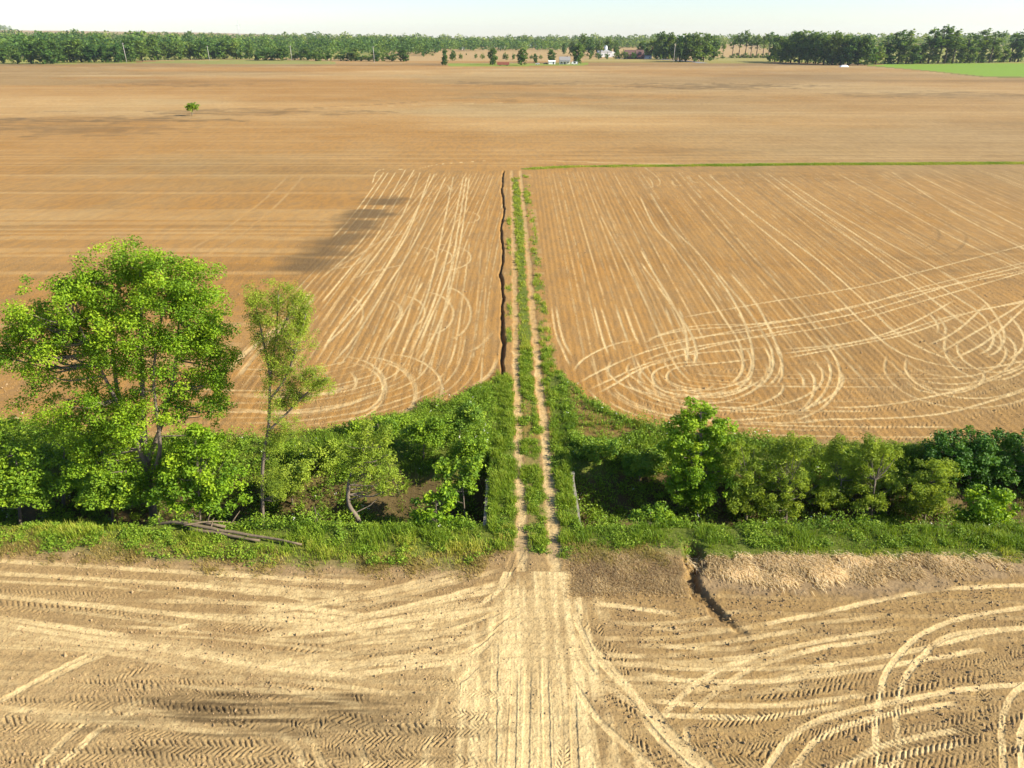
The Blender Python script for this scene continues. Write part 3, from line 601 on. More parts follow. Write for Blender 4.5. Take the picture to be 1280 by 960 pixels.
jx = (fbm(GX[ri[0]:ri[1]]*.4, GY[ri[0]:ri[1]]*.5, 112)-.5)*.4
gl[ri[0]:ri[1]] = pl_dist(GX[ri[0]:ri[1]]+jx, GY[ri[0]:ri[1]], GUL_L); wobl = .12+.62*fbm(GY*.35, GX*.15, 110)
m_ = GY < 165
gd = sst(.5, .08, gl/wobl)*m_; Z -= .4*gd; damp_shade[:] = np.maximum(damp_shade, gd*(.35+.5*fbm(GX*2, GY*.6, 118))); pale[:] *= (1-gd); grass[:] *= (1-gd)
rim = sst(.9, .5, gl/wobl)*(1-gd)*m_; damp_shade[:] = np.maximum(damp_shade, rim*.25)
m2 = (GY < 34)
ri = np.searchsorted(rows, [23, 34]); gr_ = np.full_like(GX, 99.); gx_, gy_ = GX[ri[0]:ri[1]], GY[ri[0]:ri[1]]
gr_[ri[0]:ri[1]] = pl_dist(gx_+(fbm(gx_*2, gy_*2, 113)-.5)*.55, gy_+(fbm(gx_*2, gy_*2, 114)-.5)*.5, GUL_R); wr = np.interp(GY, [25, 27, 29, 32], [.28, .36, .5, .7])*(.7+.6*vnoise(GX*2, GY*2, 111))
gd = sst(1.15, .2, gr_/wr)*np.where(gr_ < 9, sst(25.2, 26.6, GY+(fbm(GX*3, GY*3, 115)-.5)*2.2), 0); Z -= np.interp(GY, [25, 28, 31, 34], [.12, .28, .45, .7])*gd*(.5+fbm(GX*2.5, GY*2.5, 119))
damp_shade[:] = np.maximum(damp_shade, gd*(.12+.5*fbm(GX*4, GY*4, 120))); strawm[:] *= (1-gd); grass[:] *= (1-gd); pale[:] *= (1-gd)
damp_shade[:] = np.maximum(damp_shade, sst(2.0, 1.0, gr_/wr)*.15*m2)
# clay bank showing in the ditch
cb = np.exp(-(((GX+5.6)/.7)**2+((GY-38.2)/1.0)**2)); pale[:] = np.maximum(pale, cb*.5); grass[:] *= (1-sst(.2, .5, cb)); veg = veg*(1-sst(.2, .5, cb))
dit = sst(-.6, -1.5, Z)*(np.abs(GX-1.3) > 2.4); damp_shade[:] = np.maximum(damp_shade, dit*.97*(1-cb)); grass[:] *= (1-.9*dit*(GY < 43))  # ditch floor darkened: shade under the overhanging plants, painted into the soil colour

# distant fields
def pmask(pix):
    P = [at(*p) for p in pix]; r0 = np.searchsorted(rows, min(p[1] for p in P)); r1_ = np.searchsorted(rows, max(p[1] for p in P))+1
    X = GX[r0:r1_]; Y_ = GY[r0:r1_]; ins = np.zeros(X.shape, bool)
    for (ax, ay), (bx, by) in zip(P, P[1:]+P[:1]):
        if abs(by-ay) < 1e-9: continue
        ins ^= ((ay > Y_) != (by > Y_)) & (X < (bx-ax)*(Y_-ay)/(by-ay)+ax)
    return slice(r0, r1_), ins
def paint(arr, pix, v):
    s_, m = pmask(pix); a = arr[s_]; a[m] = v
paint(crop, [(1084,81.5),(1130,79.5),(1290,77),(1500,75),(1500,108),(1285,96),(1230,95),(1160,88)], 1.0)
paint(grass, [(1078,82),(1084,82.5),(1160,89),(1230,96.5),(1285,97.5),(1285,96),(1230,95),(1160,88),(1084,81.5)], .8)
farland = GY > 900
pale[farland] = .3; damp_shade[farland] = 0; orange[farland] = .15; cool[farland] = .6
for arr, pix, v in [(strawm, [(165,78.5),(210,76),(330,74),(420,77),(420,80),(165,79.5)], .7), (crop, [(165,78.5),(210,76),(330,74),(420,77),(420,80),(165,79.5)], .45),
                    (crop, [(560,79.5),(640,79.5),(735,78),(735,81.5),(640,82.8),(560,82.5)], .7), (crop, [(730,73.5),(815,72),(870,78),(730,78)], .25),
                    (crop, [(880,72),(965,72),(965,79),(870,79)], .35), (strawm, [(880,72),(965,72),(965,79),(870,79)], .3),
                    (crop, [(-500,60),(170,60),(170,79),(-500,85)], .5), (crop, [(1000,60),(2000,60),(2000,77),(1085,80),(960,77)], .5), (crop, [(170,60),(480,60),(480,73),(330,73),(170,76)], .5)]:
    paint(arr, pix, v)
Z[GY > 900] += 0
V = np.stack([GX, GY, Z], -1).reshape(-1, 3)
idx = np.arange(nr*nc).reshape(nr, nc)
FQ = np.stack([idx[:-1, :-1], idx[:-1, 1:], idx[1:, 1:], idx[1:, :-1]], -1).reshape(-1, 4)
A = np.stack([np.clip(pale, 0, 1), np.clip(damp_shade, 0, 1), np.clip(orange, 0, 1), cool], -1).reshape(-1, 4)
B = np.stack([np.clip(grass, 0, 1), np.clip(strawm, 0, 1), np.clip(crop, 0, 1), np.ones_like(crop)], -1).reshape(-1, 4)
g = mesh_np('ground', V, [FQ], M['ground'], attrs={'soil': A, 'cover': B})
tag(g, kind='structure')
def sample(arr, x, y):
    x = np.asarray(x, float); y = np.asarray(y, float)
    r = np.clip(np.searchsorted(rows, y), 1, nr-1); c = np.clip(np.searchsorted(cols, x/fan_w(y)), 0, nc-1)
    return arr[r, c]
def gz(x, y): return float(sample(Z, x, y))

# ------------------------------------------------------------------ leaves and blades
def leaf_arrays(C, size, tone, asp=.62, up=.35, droop=None, outward=None):
    n = len(C); nrm = rng.normal(size=(n, 3)); nrm /= np.linalg.norm(nrm, axis=1)[:, None]
    nrm[:, 2] = np.abs(nrm[:, 2])+up
    if outward is not None: nrm += outward*.6
    nrm /= np.linalg.norm(nrm, axis=1)[:, None]
    d = rng.normal(size=(n, 3))
    if droop is not None: d = d*.55+np.array([0, 0, -droop])
    d -= nrm*np.sum(d*nrm, 1)[:, None]; d /= np.linalg.norm(d, axis=1)[:, None]+1e-9
    s = np.cross(nrm, d); L = (size*rng.uniform(.65, 1.3, n))[:, None]
    a = C-d*L*.5; b = C+s*L*asp*.5+nrm*L*.08; t = C+d*L*.5-nrm*L*.06; e = C-s*L*asp*.5+nrm*L*.08
    Vv = np.stack([a, b, t, e], 1).reshape(-1, 3)
    return Vv, np.arange(n*4).reshape(n, 4), np.repeat(tone, 4)
def crown_points(ells, ncl, per, crad, shell=.45, flat=.75):
    vol = np.array([(e[1][0]*e[1][1]*e[1][2])**.42 for e in ells]); pick = rng.choice(len(ells), ncl, p=vol/vol.sum())
    u = rng.normal(size=(ncl, 3)); u /= np.linalg.norm(u, axis=1)[:, None]
    r = rng.uniform(0, 1, ncl)**shell
    cen = np.array([ells[i][0] for i in pick])+u*r[:, None]*np.array([ells[i][1] for i in pick])
    cs = crad*rng.uniform(.55, 1.35, ncl)
    cnt = np.maximum(3, (per*(cs/crad)**2*rng.uniform(.6, 1.3, ncl))).astype(int); own = np.repeat(np.arange(ncl), cnt)
    o = rng.normal(size=(len(own), 3)); o /= np.linalg.norm(o, axis=1)[:, None]
    o *= (rng.uniform(0, 1, len(own))**.5*cs[own])[:, None]; o[:, 2] *= flat
    P = cen[own]+o
    tone = np.clip(  .42+(rng.uniform(-.28, .28, ncl))[own]+rng.normal(0, .13, len(own)), 0, 1)
    return cen, P, tone, o
def tree(name, label, cat, base, trunk, tr, ells, ncl, per, crad, leaf, mat, bark='bark', asp=.62, droop=None, limbs=40, group=None, sink=.2, shell=.45, up=.35, forks=None):
    x, y = base; z0 = gz(x, y)-sink
    root = empty(name, (x, y, z0), label=label, cat=cat, group=group); o0 = np.array([x, y, z0])
    cen, P, tone, off = crown_points(ells, ncl, per, crad, shell)
    keep = P[:, 2] > z0+.25; P = P[keep]; tone = tone[keep]; off = off[keep]
    Vv, Fq, t4 = leaf_arrays(P, np.full(len(P), leaf), tone, asp, up, droop, off/(crad))
    mesh_np('crown', Vv-o0, [Fq], mat if not isinstance(mat, str) else M[mat], root, {'tone': t4}, smooth=False)
    mb = MB(); stems = [trunk]+(forks or [])
    for k, st in enumerate(stems):
        st = [np.array(p)-o0 for p in st]
        if k == 0: st[0] = np.array([0, 0, 0])
        st = spline(st, 5); m = len(st); r0 = tr if k == 0 else tr*.6
        mb.tube(st, [r0*(1-.8*i/(m-1))+.015 for i in range(m)], 8, rough=.06)
        stems[k] = st
    for c in cen[rng.permutation(ncl)[:limbs]]-o0:
        st = np.concatenate(stems)
        best = min((p for p in st), key=lambda p: np.linalg.norm(p-c)+1.3*max(0, p[2]-c[2]+.3))
        mid = best*.5+c*.5+np.array([0, 0, -.12*np.linalg.norm(c-best)])+rng.normal(0, .1, 3)*crad
        rr = min(.3*tr, .014+.012*np.linalg.norm(c-best))
        mid2 = mid*.5+c*.5+rng.normal(0, .1, 3)*crad
        mb.tube([best, mid, mid2, c], [rr, rr*.7, rr*.45, .008], 5, cap=False)
    mb.build('trunk', M[bark], root, True)
    return root
def E_(px, py, rpx, rpy, Y, dY=0, rd=None):            # crown lobe seen at this place in the photo, at distance Y
    Y = Y+dY; s = ppm(Y)
    return (on_plane(px, py, Y), (rpx*s, (rd if rd else rpx*s), rpy*s*1.12))
def stem(pts, Y): return [on_plane(p[0], p[1], Y+(p[2] if len(p) > 2 else 0)) for p in pts]

b = bY(190, 37.3); Yb = b[1]
tree('large_maple_tree', 'tallest tree, broad bright green maple on the left ditch bank', 'tree', b,
     stem([(190,650),(186,600),(180,540,.3),(178,480,.4),(176,400,.4),(176,340,.3)], Yb), .24,
     [E_(165,372,85,62,Yb,.5,2.6),(E_(95,400,70,52,Yb,-.4,2.2)),E_(215,385,70,70,Yb,.2,2.6),E_(195,345,40,28,Yb,.2,1.5),E_(140,345,50,30,Yb,.3,1.5),E_(95,365,36,32,Yb,0,1.3),E_(245,370,32,36,Yb,.2,1.3),E_(235,400,44,44,Yb,-.6,1.5),E_(100,410,44,40,Yb,.8,1.5),E_(60,440,62,34,Yb,-.3,2.0),E_(40,390,30,28,Yb,.2,1.2),E_(260,430,38,60,Yb,.3,1.8),
      E_(165,455,90,60,Yb,.1,2.8),E_(110,500,70,45,Yb,-.5,2),E_(230,500,50,40,Yb,.6,1.7),E_(150,550,60,40,Yb,.2,1.8),E_(268,470,28,24,Yb,-.2,.9),E_(15,440,24,24,Yb,.1,.9),E_(20,400,28,30,Yb,.2,1),E_(105,565,34,36,Yb,-.8,1.1),E_(65,520,40,34,Yb,-.3,1.4),E_(150,600,30,26,Yb,-1,1),E_(200,570,40,30,Yb,.3,1.4),E_(205,600,34,26,Yb,-.3,1.2),E_(110,605,34,22,Yb,-.6,1.1),E_(160,520,50,30,Yb,-1.2,1.2),E_(270,505,20,16,Yb,0,.8),E_(130,420,40,40,Yb,-1,1.4),E_(200,430,40,40,Yb,-1,1.4)],
     800, 165, .6, .14, 'maple', limbs=270, shell=.6,
     forks=[stem([(186,590),(165,540,-.3),(130,470,-.6),(95,400,-.5)], Yb), stem([(184,580),(205,520,.3),(220,450,.5),(225,370,.3)], Yb), stem([(182,560),(150,500,.3),(140,420,.6),(140,350,.4)], Yb), stem([(186,600),(200,560,-.4),(192,470,-.5),(205,380,-.2)], Yb)])
b = bY(248, 35.3, -1.5); Yb = b[1]
tree('maple_shrub', 'rounded bright green maple shrub in front of the tallest tree', 'shrub', b, stem([(248,655),(248,600)], Yb), .08,
     [E_(245,592,58,40,Yb,.4,1.6),E_(275,620,38,28,Yb,-.1,1.0),E_(225,625,45,28,Yb,0,1.1),E_(250,560,35,25,Yb,.6,1.0)], 130, 110, .5, .19, 'maple', limbs=40)
b = bY(135, 36.2); Yb = b[1]
tree('maple_shrub', 'low drooping shrub between the tallest tree and the left edge bush', 'shrub', b, stem([(135,640),(140,590)], Yb), .06,
     [E_(140,600,40,36,Yb,.2,1.1),E_(120,565,35,30,Yb,.4,1.0),E_(165,615,25,25,Yb,-.1,.8),E_(132,624,34,14,Yb,-.4,.9)], 95, 100, .46, .18, 'shrub', limbs=30)
b = bY(20, 36.5); Yb = b[1]
tree('leafy_bush', 'dense green bush cut by the left edge of the view', 'bush', b, stem([(20,632),(20,570)], Yb), .1,
     [E_(18,570,48,45,Yb,.3,1.7),E_(-30,575,45,55,Yb,.5,1.8),E_(40,600,28,26,Yb,-.1,1),E_(5,612,40,20,Yb,-.5,1.1),E_(40,622,26,12,Yb,-.5,.8)], 150, 80, .5, .2, 'shrub', limbs=30)
b = bY(75, 39.5); Yb = b[1]
tree('leafy_bush', 'dark bush deep in the ditch below the tallest tree', 'bush', b, stem([(80,620),(80,560)], Yb), .1,
     [E_(80,575,50,40,Yb,.3,1.4)], 60, 70, .5, .2, 'shrub', limbs=20)
b = bY(326, 36.3); Yb = b[1]
tree('slender_willow_tree', 'slender thinly leaved willow tree beside the tallest tree', 'tree', b,
     stem([(326,640),(328,590),(336,530,.1),(338,470,.1),(345,420,.2),(348,370,.1)], Yb), .105,
     [E_(345,376,36,22,Yb,.2,1.1),E_(320,372,16,20,Yb,-.2,.6),E_(378,400,20,28,Yb,.3,.8),E_(366,385,24,24,Yb,.2,.9),E_(322,400,12,22,Yb,.1,.5),E_(366,440,22,26,Yb,.2,.8),E_(345,425,24,26,Yb,.1,.8),E_(385,470,22,14,Yb,.2,.7),
      E_(402,478,26,11,Yb,-.1,.7),E_(352,470,20,22,Yb,.2,.7),E_(350,510,26,16,Yb,-.3,.9),E_(372,495,26,18,Yb,.3,.8),E_(336,440,12,24,Yb,0,.5),E_(338,560,14,26,Yb,.1,.5),E_(360,530,16,10,Yb,.1,.5),E_(345,605,22,20,Yb,-.1,.7),E_(348,545,16,18,Yb,0,.5),E_(332,480,10,20,Yb,0,.4),E_(362,415,20,20,Yb,-.2,.6),E_(350,450,18,22,Yb,.2,.6)],
     430, 105, .4, .12, 'willow', asp=.3, droop=.5, limbs=150, shell=.7,
     forks=[stem([(338,470),(328,420),(318,375)], Yb), stem([(337,500),(358,470),(375,420),(382,395)], Yb), stem([(334,540),(360,515),(385,490),(410,472)], Yb), stem([(343,430),(358,400),(368,378)], Yb)])
b = bY(455, 36.2); Yb = b[1]
tree('willow_shrub', 'bushy willow with a bent bare trunk left of the farm bridge', 'shrub', b,
     stem([(462,652),(448,650,-.2),(436,630,-.3),(437,600,-.1),(448,575),(455,560)], Yb), .16,
     [E_(468,580,34,38,Yb,.2,1.3),E_(445,570,25,25,Yb,0,.9),E_(480,600,22,24,Yb,.2,.9),E_(470,545,28,20,Yb,.4,1)], 130, 70, .36, .19, 'willow', asp=.32, droop=.25, limbs=50)
b = at(472, 575, -1.2); Yb = b[1]+1.5
tree('leafy_bush', 'small rounded bush at the far ditch bank behind the bent willow', 'bush', (b[0], Yb), stem([(472,575),(472,530)], Yb), .07,
     [E_(470,528,24,15,Yb,.2,.9),E_(500,540,30,16,Yb,.2,1),E_(445,540,20,14,Yb,.1,.8)], 60, 60, .45, .17, 'shrub', limbs=15)
for px, Y_0, L_, lab, mt in [(530, 42.0, [(530,540,26,16),(550,530,16,12)], 'rounded weedy bush on the far bank left of the farm road', 'shrub'), (575, 43.5, [(572,528,22,14),(590,515,14,10)], 'small bush high on the far bank nearest the farm road', 'weed'),
        (395, 41.0, [(392,575,26,20),(415,565,20,14)], 'olive bush behind the slim dead trunk', 'willow'), (362, 39.5, [(360,600,22,20),(378,590,14,14)], 'narrow olive bush just right of the slender willow', 'willow'), (590, 40.5, [(590,560,16,16),(575,570,14,12)], 'leafy bush beside the far end of the left bridge wall', 'shrub'),
        (745, 42.2, [(745,560,24,14),(770,565,20,12)], 'low weedy bush right of the farm road on the far bank', 'weed'), (800, 41.0, [(798,580,22,14),(820,572,16,12)], 'low bush touching the left side of the two lobed maple', 'weed')]:
    bb = bY(px, Y_0, -1.0); L0 = L_[0]
    tree('leafy_bush', lab, 'bush', bb, stem([(px, L0[1]+L0[3]+10), (px, L0[1])], Y_0), .05, [E_(x, y_, rx_, ry_, Y_0, .2*k, rx_*ppm(Y_0)*.9) for k, (x, y_, rx_, ry_) in enumerate(L_)], 70, 72, .4, .16, mt, limbs=14)
b = bY(545, 34.6, -.7); Yb = b[1]
tree('maple_sapling', 'bright green maple sapling on the near bank left of the farm bridge', 'sapling', b, stem([(545,668),(545,630)], Yb), .05,
     [E_(545,640,33,20,Yb,.1,1),E_(525,650,18,14,Yb,0,.6),E_(552,622,16,12,Yb,.2,.6)], 42, 42, .36, .25, 'maple', limbs=30)
b = bY(582, 37.0); Yb = b[1]
tree('maple_sapling', 'darker sapling in the ditch beside the left bridge wall', 'sapling', b, stem([(580,640),(578,600)], Yb), .06,
     [E_(578,602,26,22,Yb,.2,.9),E_(592,580,16,14,Yb,.3,.7),E_(560,590,18,14,Yb,.3,.7)], 50, 50, .4, .22, 'shrub', limbs=25)
b = bY(872, 38.9); Yb = b[1]
tree('dense_maple_tree', 'dense green maple with a two lobed top right of the farm road', 'tree', b,
     stem([(872,652),(874,600),(876,550),(876,515)], Yb), .17,
     [E_(876,523,34,20,Yb,.2,1.2),E_(858,545,28,22,Yb,0,1.1),E_(893,540,24,22,Yb,.2,1.0),E_(872,575,44,26,Yb,.2,1.6),E_(845,565,22,20,Yb,-.1,.8),E_(885,600,42,28,Yb,0,1.5),E_(860,615,35,24,Yb,-.2,1.3),E_(905,565,24,22,Yb,.2,.9),E_(850,600,24,22,Yb,-.3,.9)],
     230, 100, .42, .19, 'maple', limbs=70)
b = bY(815, 34.8, -1); Yb = b[1]
tree('maple_sapling', 'small low sapling in front of the two lobed maple', 'sapling', b, stem([(815,668),(813,640)], Yb), .04,
     [E_(812,643,28,12,Yb,.1,.9),E_(795,650,15,9,Yb,0,.5),E_(835,652,18,10,Yb,.1,.6)], 45, 42, .32, .2, 'shrub', limbs=20)
WL = [(935,648,[(918,560,8,14),(930,590,28,34),(945,615,26,26),(920,570,16,16)],'willow bush touching the right side of the two lobed maple'),
      (985,655,[(1003,556,12,14),(975,565,14,14),(985,578,36,28),(1005,600,30,30),(965,605,28,28),(985,560,20,16)],'widest willow bush, feathery, second in the row right of the maple'),
      (1050,650,[(1046,560,11,18),(1045,578,18,24),(1055,600,28,30),(1035,610,20,24)],'willow bush with a narrow top between the widest and the twin topped ones'),
      (1092,650,[(1086,560,9,16),(1108,562,9,16),(1085,575,20,22),(1105,575,18,24),(1092,605,32,30)],'twin topped willow bush left of the yellowish round bush'),
      (1160,655,[(1160,603,33,28),(1150,620,30,24),(1175,590,22,18)],'yellowish round bush in front of the big dark bush')]
for px, py, L_, lab in WL:
    b = bY(px, 38.7+.5*math.sin(px)); Yb = b[1]
    tree('willow_bush', lab, 'bush', b, stem([(px,py),(px+2,py-50)], Yb), .09, [E_(x, y_, rx_, ry_, Yb, .25*k, rx_*ppm(Yb)*.95) for k, (x, y_, rx_, ry_) in enumerate(L_)]+[E_(px-6, py-26, 24, 16, Yb, -.3, 1.0)],
         150, 74, .36, .2, 'willow', asp=.32, droop=.1, limbs=60, group='bushes along the right ditch')
b = bY(1215, 40.6, -1.2); Yb = b[1]
tree('dark_bush', 'big dark green rounded bush near the right edge', 'bush', (b[0], Yb), stem([(1215,630),(1215,570)], Yb), .12,
     [E_(1195,570,40,28,Yb,.1,1.7),E_(1225,562,40,24,Yb,.4,1.7),E_(1225,600,55,30,Yb,.2,1.7)], 200, 80, .46, .2, 'darkleaf', limbs=30)
b = bY(1290, 40.4, -1.2); Yb = b[1]
tree('dark_bush', 'dark green bush cut by the right edge of the view', 'bush', (b[0], Yb), stem([(1290,630),(1290,570)], Yb), .12,
     [E_(1285,568,38,28,Yb,.1,1.7),E_(1320,575,38,32,Yb,.4,1.7),E_(1290,605,45,28,Yb,0,1.6)], 160, 80, .46, .2, 'darkleaf', limbs=30)
b = bY(1238, 35.8, -1.5); Yb = b[1]
tree('maple_shrub', 'bright yellow green shrub in front of the big dark bush', 'shrub', b, stem([(1238,668),(1238,630)], Yb), .06,
     [E_(1238,630,30,24,Yb,.1,1),E_(1220,645,22,16,Yb,0,.8),E_(1252,640,18,18,Yb,.1,.7)], 75, 50, .36, .23, 'maple', limbs=30)

# weeds that fill the ditch (a mass nobody could count)
def scatter(n, x0, x1, y0, y1): return rng.uniform(x0, x1, n), rng.uniform(y0, y1, n)
X, Y_ = scatter(34000, -46, 46, 33.5, 55)
v_ = sample(veg.astype(float), X, Y_); cl_ = fbm(X*.5, Y_*.5, 201)
gap = fbm(X*.75+5, Y_*.9, 207, 2); zw = sample(Z, X, Y_)
k = (rng.uniform(0, 1, len(X)) < v_*sst(.3, .5, cl_)*sst(.2, .3, gap)) & (Y_ > near_edge(X)+2.2+1.0*cl_) & ((zw > -1.7) | (Y_ > 36.6) | (rng.uniform(0, 1, len(X)) < .12)) & ~((Y_ < 36.5) & (zw < -.9))
k &= ~((np.abs(X+5.6) < .6) & (np.abs(Y_-37.8) < 1.2)) & ~((X > -3.0) & (X < -1.2) & (Y_ > 33.9) & (Y_ < 38.6)) & ~((X > 4) & (X < 5.0) & (Y_ > 33.9) & (Y_ < 38.6)) & ~((X > -1.7) & (X < 4.1))
X, Y_ = X[k], Y_[k]; zz = sample(Z, X, Y_)
hh = (.3+1.5*sst(.3, .8, gap[k])*fbm(X*.35+9, Y_*.35, 203))*rng.uniform(.6, 1.2, len(X))
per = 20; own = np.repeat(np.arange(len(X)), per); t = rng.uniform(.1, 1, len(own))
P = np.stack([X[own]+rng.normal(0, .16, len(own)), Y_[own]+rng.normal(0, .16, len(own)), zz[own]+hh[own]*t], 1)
tone = np.clip(.16+.42*t+.3*(fbm(X*.4, Y_*.4, 205)-.5)[own]+rng.normal(0, .1, len(own)), 0, 1)  # sunlit tops and shaded lower leaves put into the leaf colour by height
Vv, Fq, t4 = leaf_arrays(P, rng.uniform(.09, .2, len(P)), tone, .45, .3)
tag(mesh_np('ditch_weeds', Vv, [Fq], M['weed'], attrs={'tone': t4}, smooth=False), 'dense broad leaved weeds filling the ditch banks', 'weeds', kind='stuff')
print('weeds', len(P))
LOGL = [at(*p) for p in [(150,645),(215,657),(280,668),(330,676),(378,685)]]
wX = np.concatenate([rng.uniform(-1.6, 4.3, 9000), rng.uniform(-46, 46, 16000)]); wY = np.concatenate([rng.uniform(31.5, 60, 9000), rng.uniform(30.5, 34.6, 16000)])
wg = sample(np.maximum.reduce([cstrip, lverge, rverge, veg]).astype(float), wX, wY)*sst(.5, .68, fbm(wX*1.3, wY*1.3, 251)); kk = (rng.uniform(0, 1, len(wX)) < wg) & ~((wX > 4.4) & (wY < 31.9)); wX, wY = wX[kk], wY[kk]
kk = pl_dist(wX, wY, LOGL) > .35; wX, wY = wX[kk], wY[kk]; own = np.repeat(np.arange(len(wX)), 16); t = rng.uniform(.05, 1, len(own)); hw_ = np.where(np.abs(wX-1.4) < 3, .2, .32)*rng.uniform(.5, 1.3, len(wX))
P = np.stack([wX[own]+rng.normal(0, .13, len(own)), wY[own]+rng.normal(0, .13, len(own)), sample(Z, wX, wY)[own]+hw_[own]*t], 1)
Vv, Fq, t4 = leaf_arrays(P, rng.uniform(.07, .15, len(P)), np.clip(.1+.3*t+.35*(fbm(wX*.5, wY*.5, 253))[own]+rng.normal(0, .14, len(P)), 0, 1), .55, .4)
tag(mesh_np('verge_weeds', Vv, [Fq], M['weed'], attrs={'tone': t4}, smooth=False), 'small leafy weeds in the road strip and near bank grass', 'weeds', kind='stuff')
# loose clods of earth lying on the worked soil
cX = np.concatenate([rng.uniform(-27, 27, 60000), rng.uniform(-75, 75, 60000)]); cY = np.concatenate([rng.uniform(16, 31.6, 60000), 43+60*rng.uniform(0, 1, 60000)**1.6])
ok = (sample(grass.astype(float), cX, cY) < .15) & (sample(veg.astype(float), cX, cY) < .2) & (np.abs(cX) < .8*fan_w(cY)) & (np.abs(cX-1.35) > np.where(cY > 31, 2, 0))
ok &= rng.uniform(0, 1, len(cX)) < (.15+.85*sst(.4, .65, fbm(cX*.5, cY*.9, 261)))*(1-.75*sample(np.clip(pale, 0, 1).astype(float), cX, cY))*(1-.85*sample(apm.astype(float), cX, cY))
cX, cY = cX[ok], cY[ok]; n_ = len(cX); rad = np.where(cY < 40, rng.gamma(1.6, .0095, n_)+.01, rng.gamma(1.6, .009, n_)+.014); cZ = sample(Z, cX, cY)+rad*.35
o8 = np.array([(1,0,0),(-1,0,0),(0,1,0),(0,-1,0),(0,0,1),(0,0,-1)], float); Vv = (np.stack([cX, cY, cZ], 1)[:, None]+o8[None]*rad[:, None, None]*rng.uniform(.6, 1.3, (n_, 6, 1))+rng.normal(0, .18, (n_, 6, 3))*rad[:, None, None]).reshape(-1, 3)
f8 = np.array([(0,2,4),(2,1,4),(1,3,4),(3,0,4),(2,0,5),(1,2,5),(3,1,5),(0,3,5)]); Fq = (np.arange(n_)[:, None, None]*6+f8[None]).reshape(-1, 3)
tag(mesh_np('soil_clods', Vv, [Fq], plain('clod_soil', (.3, .2, .095), .95, .3, 1.5), smooth=False), 'loose brown clods of earth scattered over the worked soil', 'clods', kind='stuff'); print('clods', n_)
# white flower heads among the weeds
kk = rng.choice(len(X), 260, replace=False); P = np.stack([X[kk], Y_[kk], zz[kk]+hh[kk]*1.02], 1); P = np.repeat(P, 3, 0)+rng.normal(0, .06, (len(kk)*3, 3))
Vv, Fq, t4 = leaf_arrays(P, np.full(len(P), .08), np.ones(len(P)), .9, 1.2)
tag(mesh_np('weed_flowers', Vv, [Fq], plain('flower_white', (.6, .6, .5), .8, .1), attrs={'tone': t4}, smooth=False), 'tiny white flower heads among the ditch weeds', 'flowers', kind='stuff')

def blades(name, X, Y_, hgt, wid, tone, mat, lean=.45, per=7, spread=.12, lab='', cat='grass', flow=None):
    own = np.repeat(np.arange(len(X)), per); n = len(own); wid = np.broadcast_to(wid, X.shape)[own]
    x = X[own]+rng.normal(0, spread, n); y = Y_[own]+rng.normal(0, spread, n); z = sample(Z, x, y)-.03
    a = rng.uniform(0, 2*math.pi, n); d = np.stack([np.cos(a), np.sin(a), np.zeros(n)], 1); hh = hgt[own]*rng.uniform(.5, 1.2, n); ln = hh*lean*rng.uniform(.2, 1.6, n)
    if flow is not None: d = d*.6+flow; d /= np.linalg.norm(d, axis=1)[:, None]
    s = np.cross(d, [0, 0, 1]); s /= np.linalg.norm(s, axis=1)[:, None]; w = (wid*rng.uniform(.7, 1.3, n))[:, None]
    B0 = np.stack([x, y, z], 1); U = np.array([0, 0, 1.])
    mid = B0+U*(hh*.6)[:, None]+d*(ln*.35)[:, None]; tip = B0+U*(hh*np.maximum(.25, 1-.35*(ln/hh)))[:, None]+d*ln[:, None]
    Vv = np.stack([B0-s*w*.5, B0+s*w*.5, mid+s*w*.4, mid-s*w*.4, tip], 1).reshape(-1, 3)
    i = np.arange(n)*5; q = np.stack([i, i+1, i+2, i+3], 1); tr_ = np.stack([i+3, i+2, i+4], 1)
    tn = np.clip(tone[own]+rng.normal(0, .1, n), 0, 1)
    return tag(mesh_np(name, Vv, [q, tr_], M[mat], attrs={'tone': np.repeat(tn, 5)}, smooth=False), lab, cat, kind='stuff')
# near and far ditch verges
X, Y_ = scatter(60000, -46, 46, 29.5, 56)
gm = sample(grass.astype(float), X, Y_)
k = (rng.uniform(0, 1, len(X)) < gm*1.2) & ~((np.abs(X-road_x(Y_)) < 1.35)); X, Y_ = X[k], Y_[k]; k = pl_dist(X, Y_, [at(*p) for p in [(150,647),(215,659),(280,670),(330,678),(378,687)]]) > .22; X, Y_ = X[k], Y_[k]
dn = Y_-near_edge(X); cl_ = fbm(X*.6, Y_*.6, 211)
hh = np.clip(.1+.22*dn,   .08, .33)*(.3+1.5*sst(.25, .75, cl_)); hh = np.where((X > -1.75) & (X < 4.1) & (Y_ > 33), hh*.5, hh); hh = np.where(far_edge(X)-Y_ < 1.2, hh*.6, hh)*(.45+1.1*vnoise(X*2.2, Y_*2.2, 216))
edge = np.where(X < 1, np.clip(1.35-dn*.42, 0, 1), np.clip(.8-dn*.6, 0, 1)); edge = np.maximum(edge, np.clip(1.3-(far_edge(X)-Y_)*.8, 0, 1)*.8)
tone = np.clip(.02+.62*fbm(X*.7, Y_*.9, 213)+.55*edge*vnoise(X*1.1, Y_*1.1, 214)*1.3, 0, .98)
blades('verge_grass', X, Y_, hh, .028, tone, 'grass', per=9, spread=.13, lab='tall green grass along the ditch banks')
print('tufts', len(X))
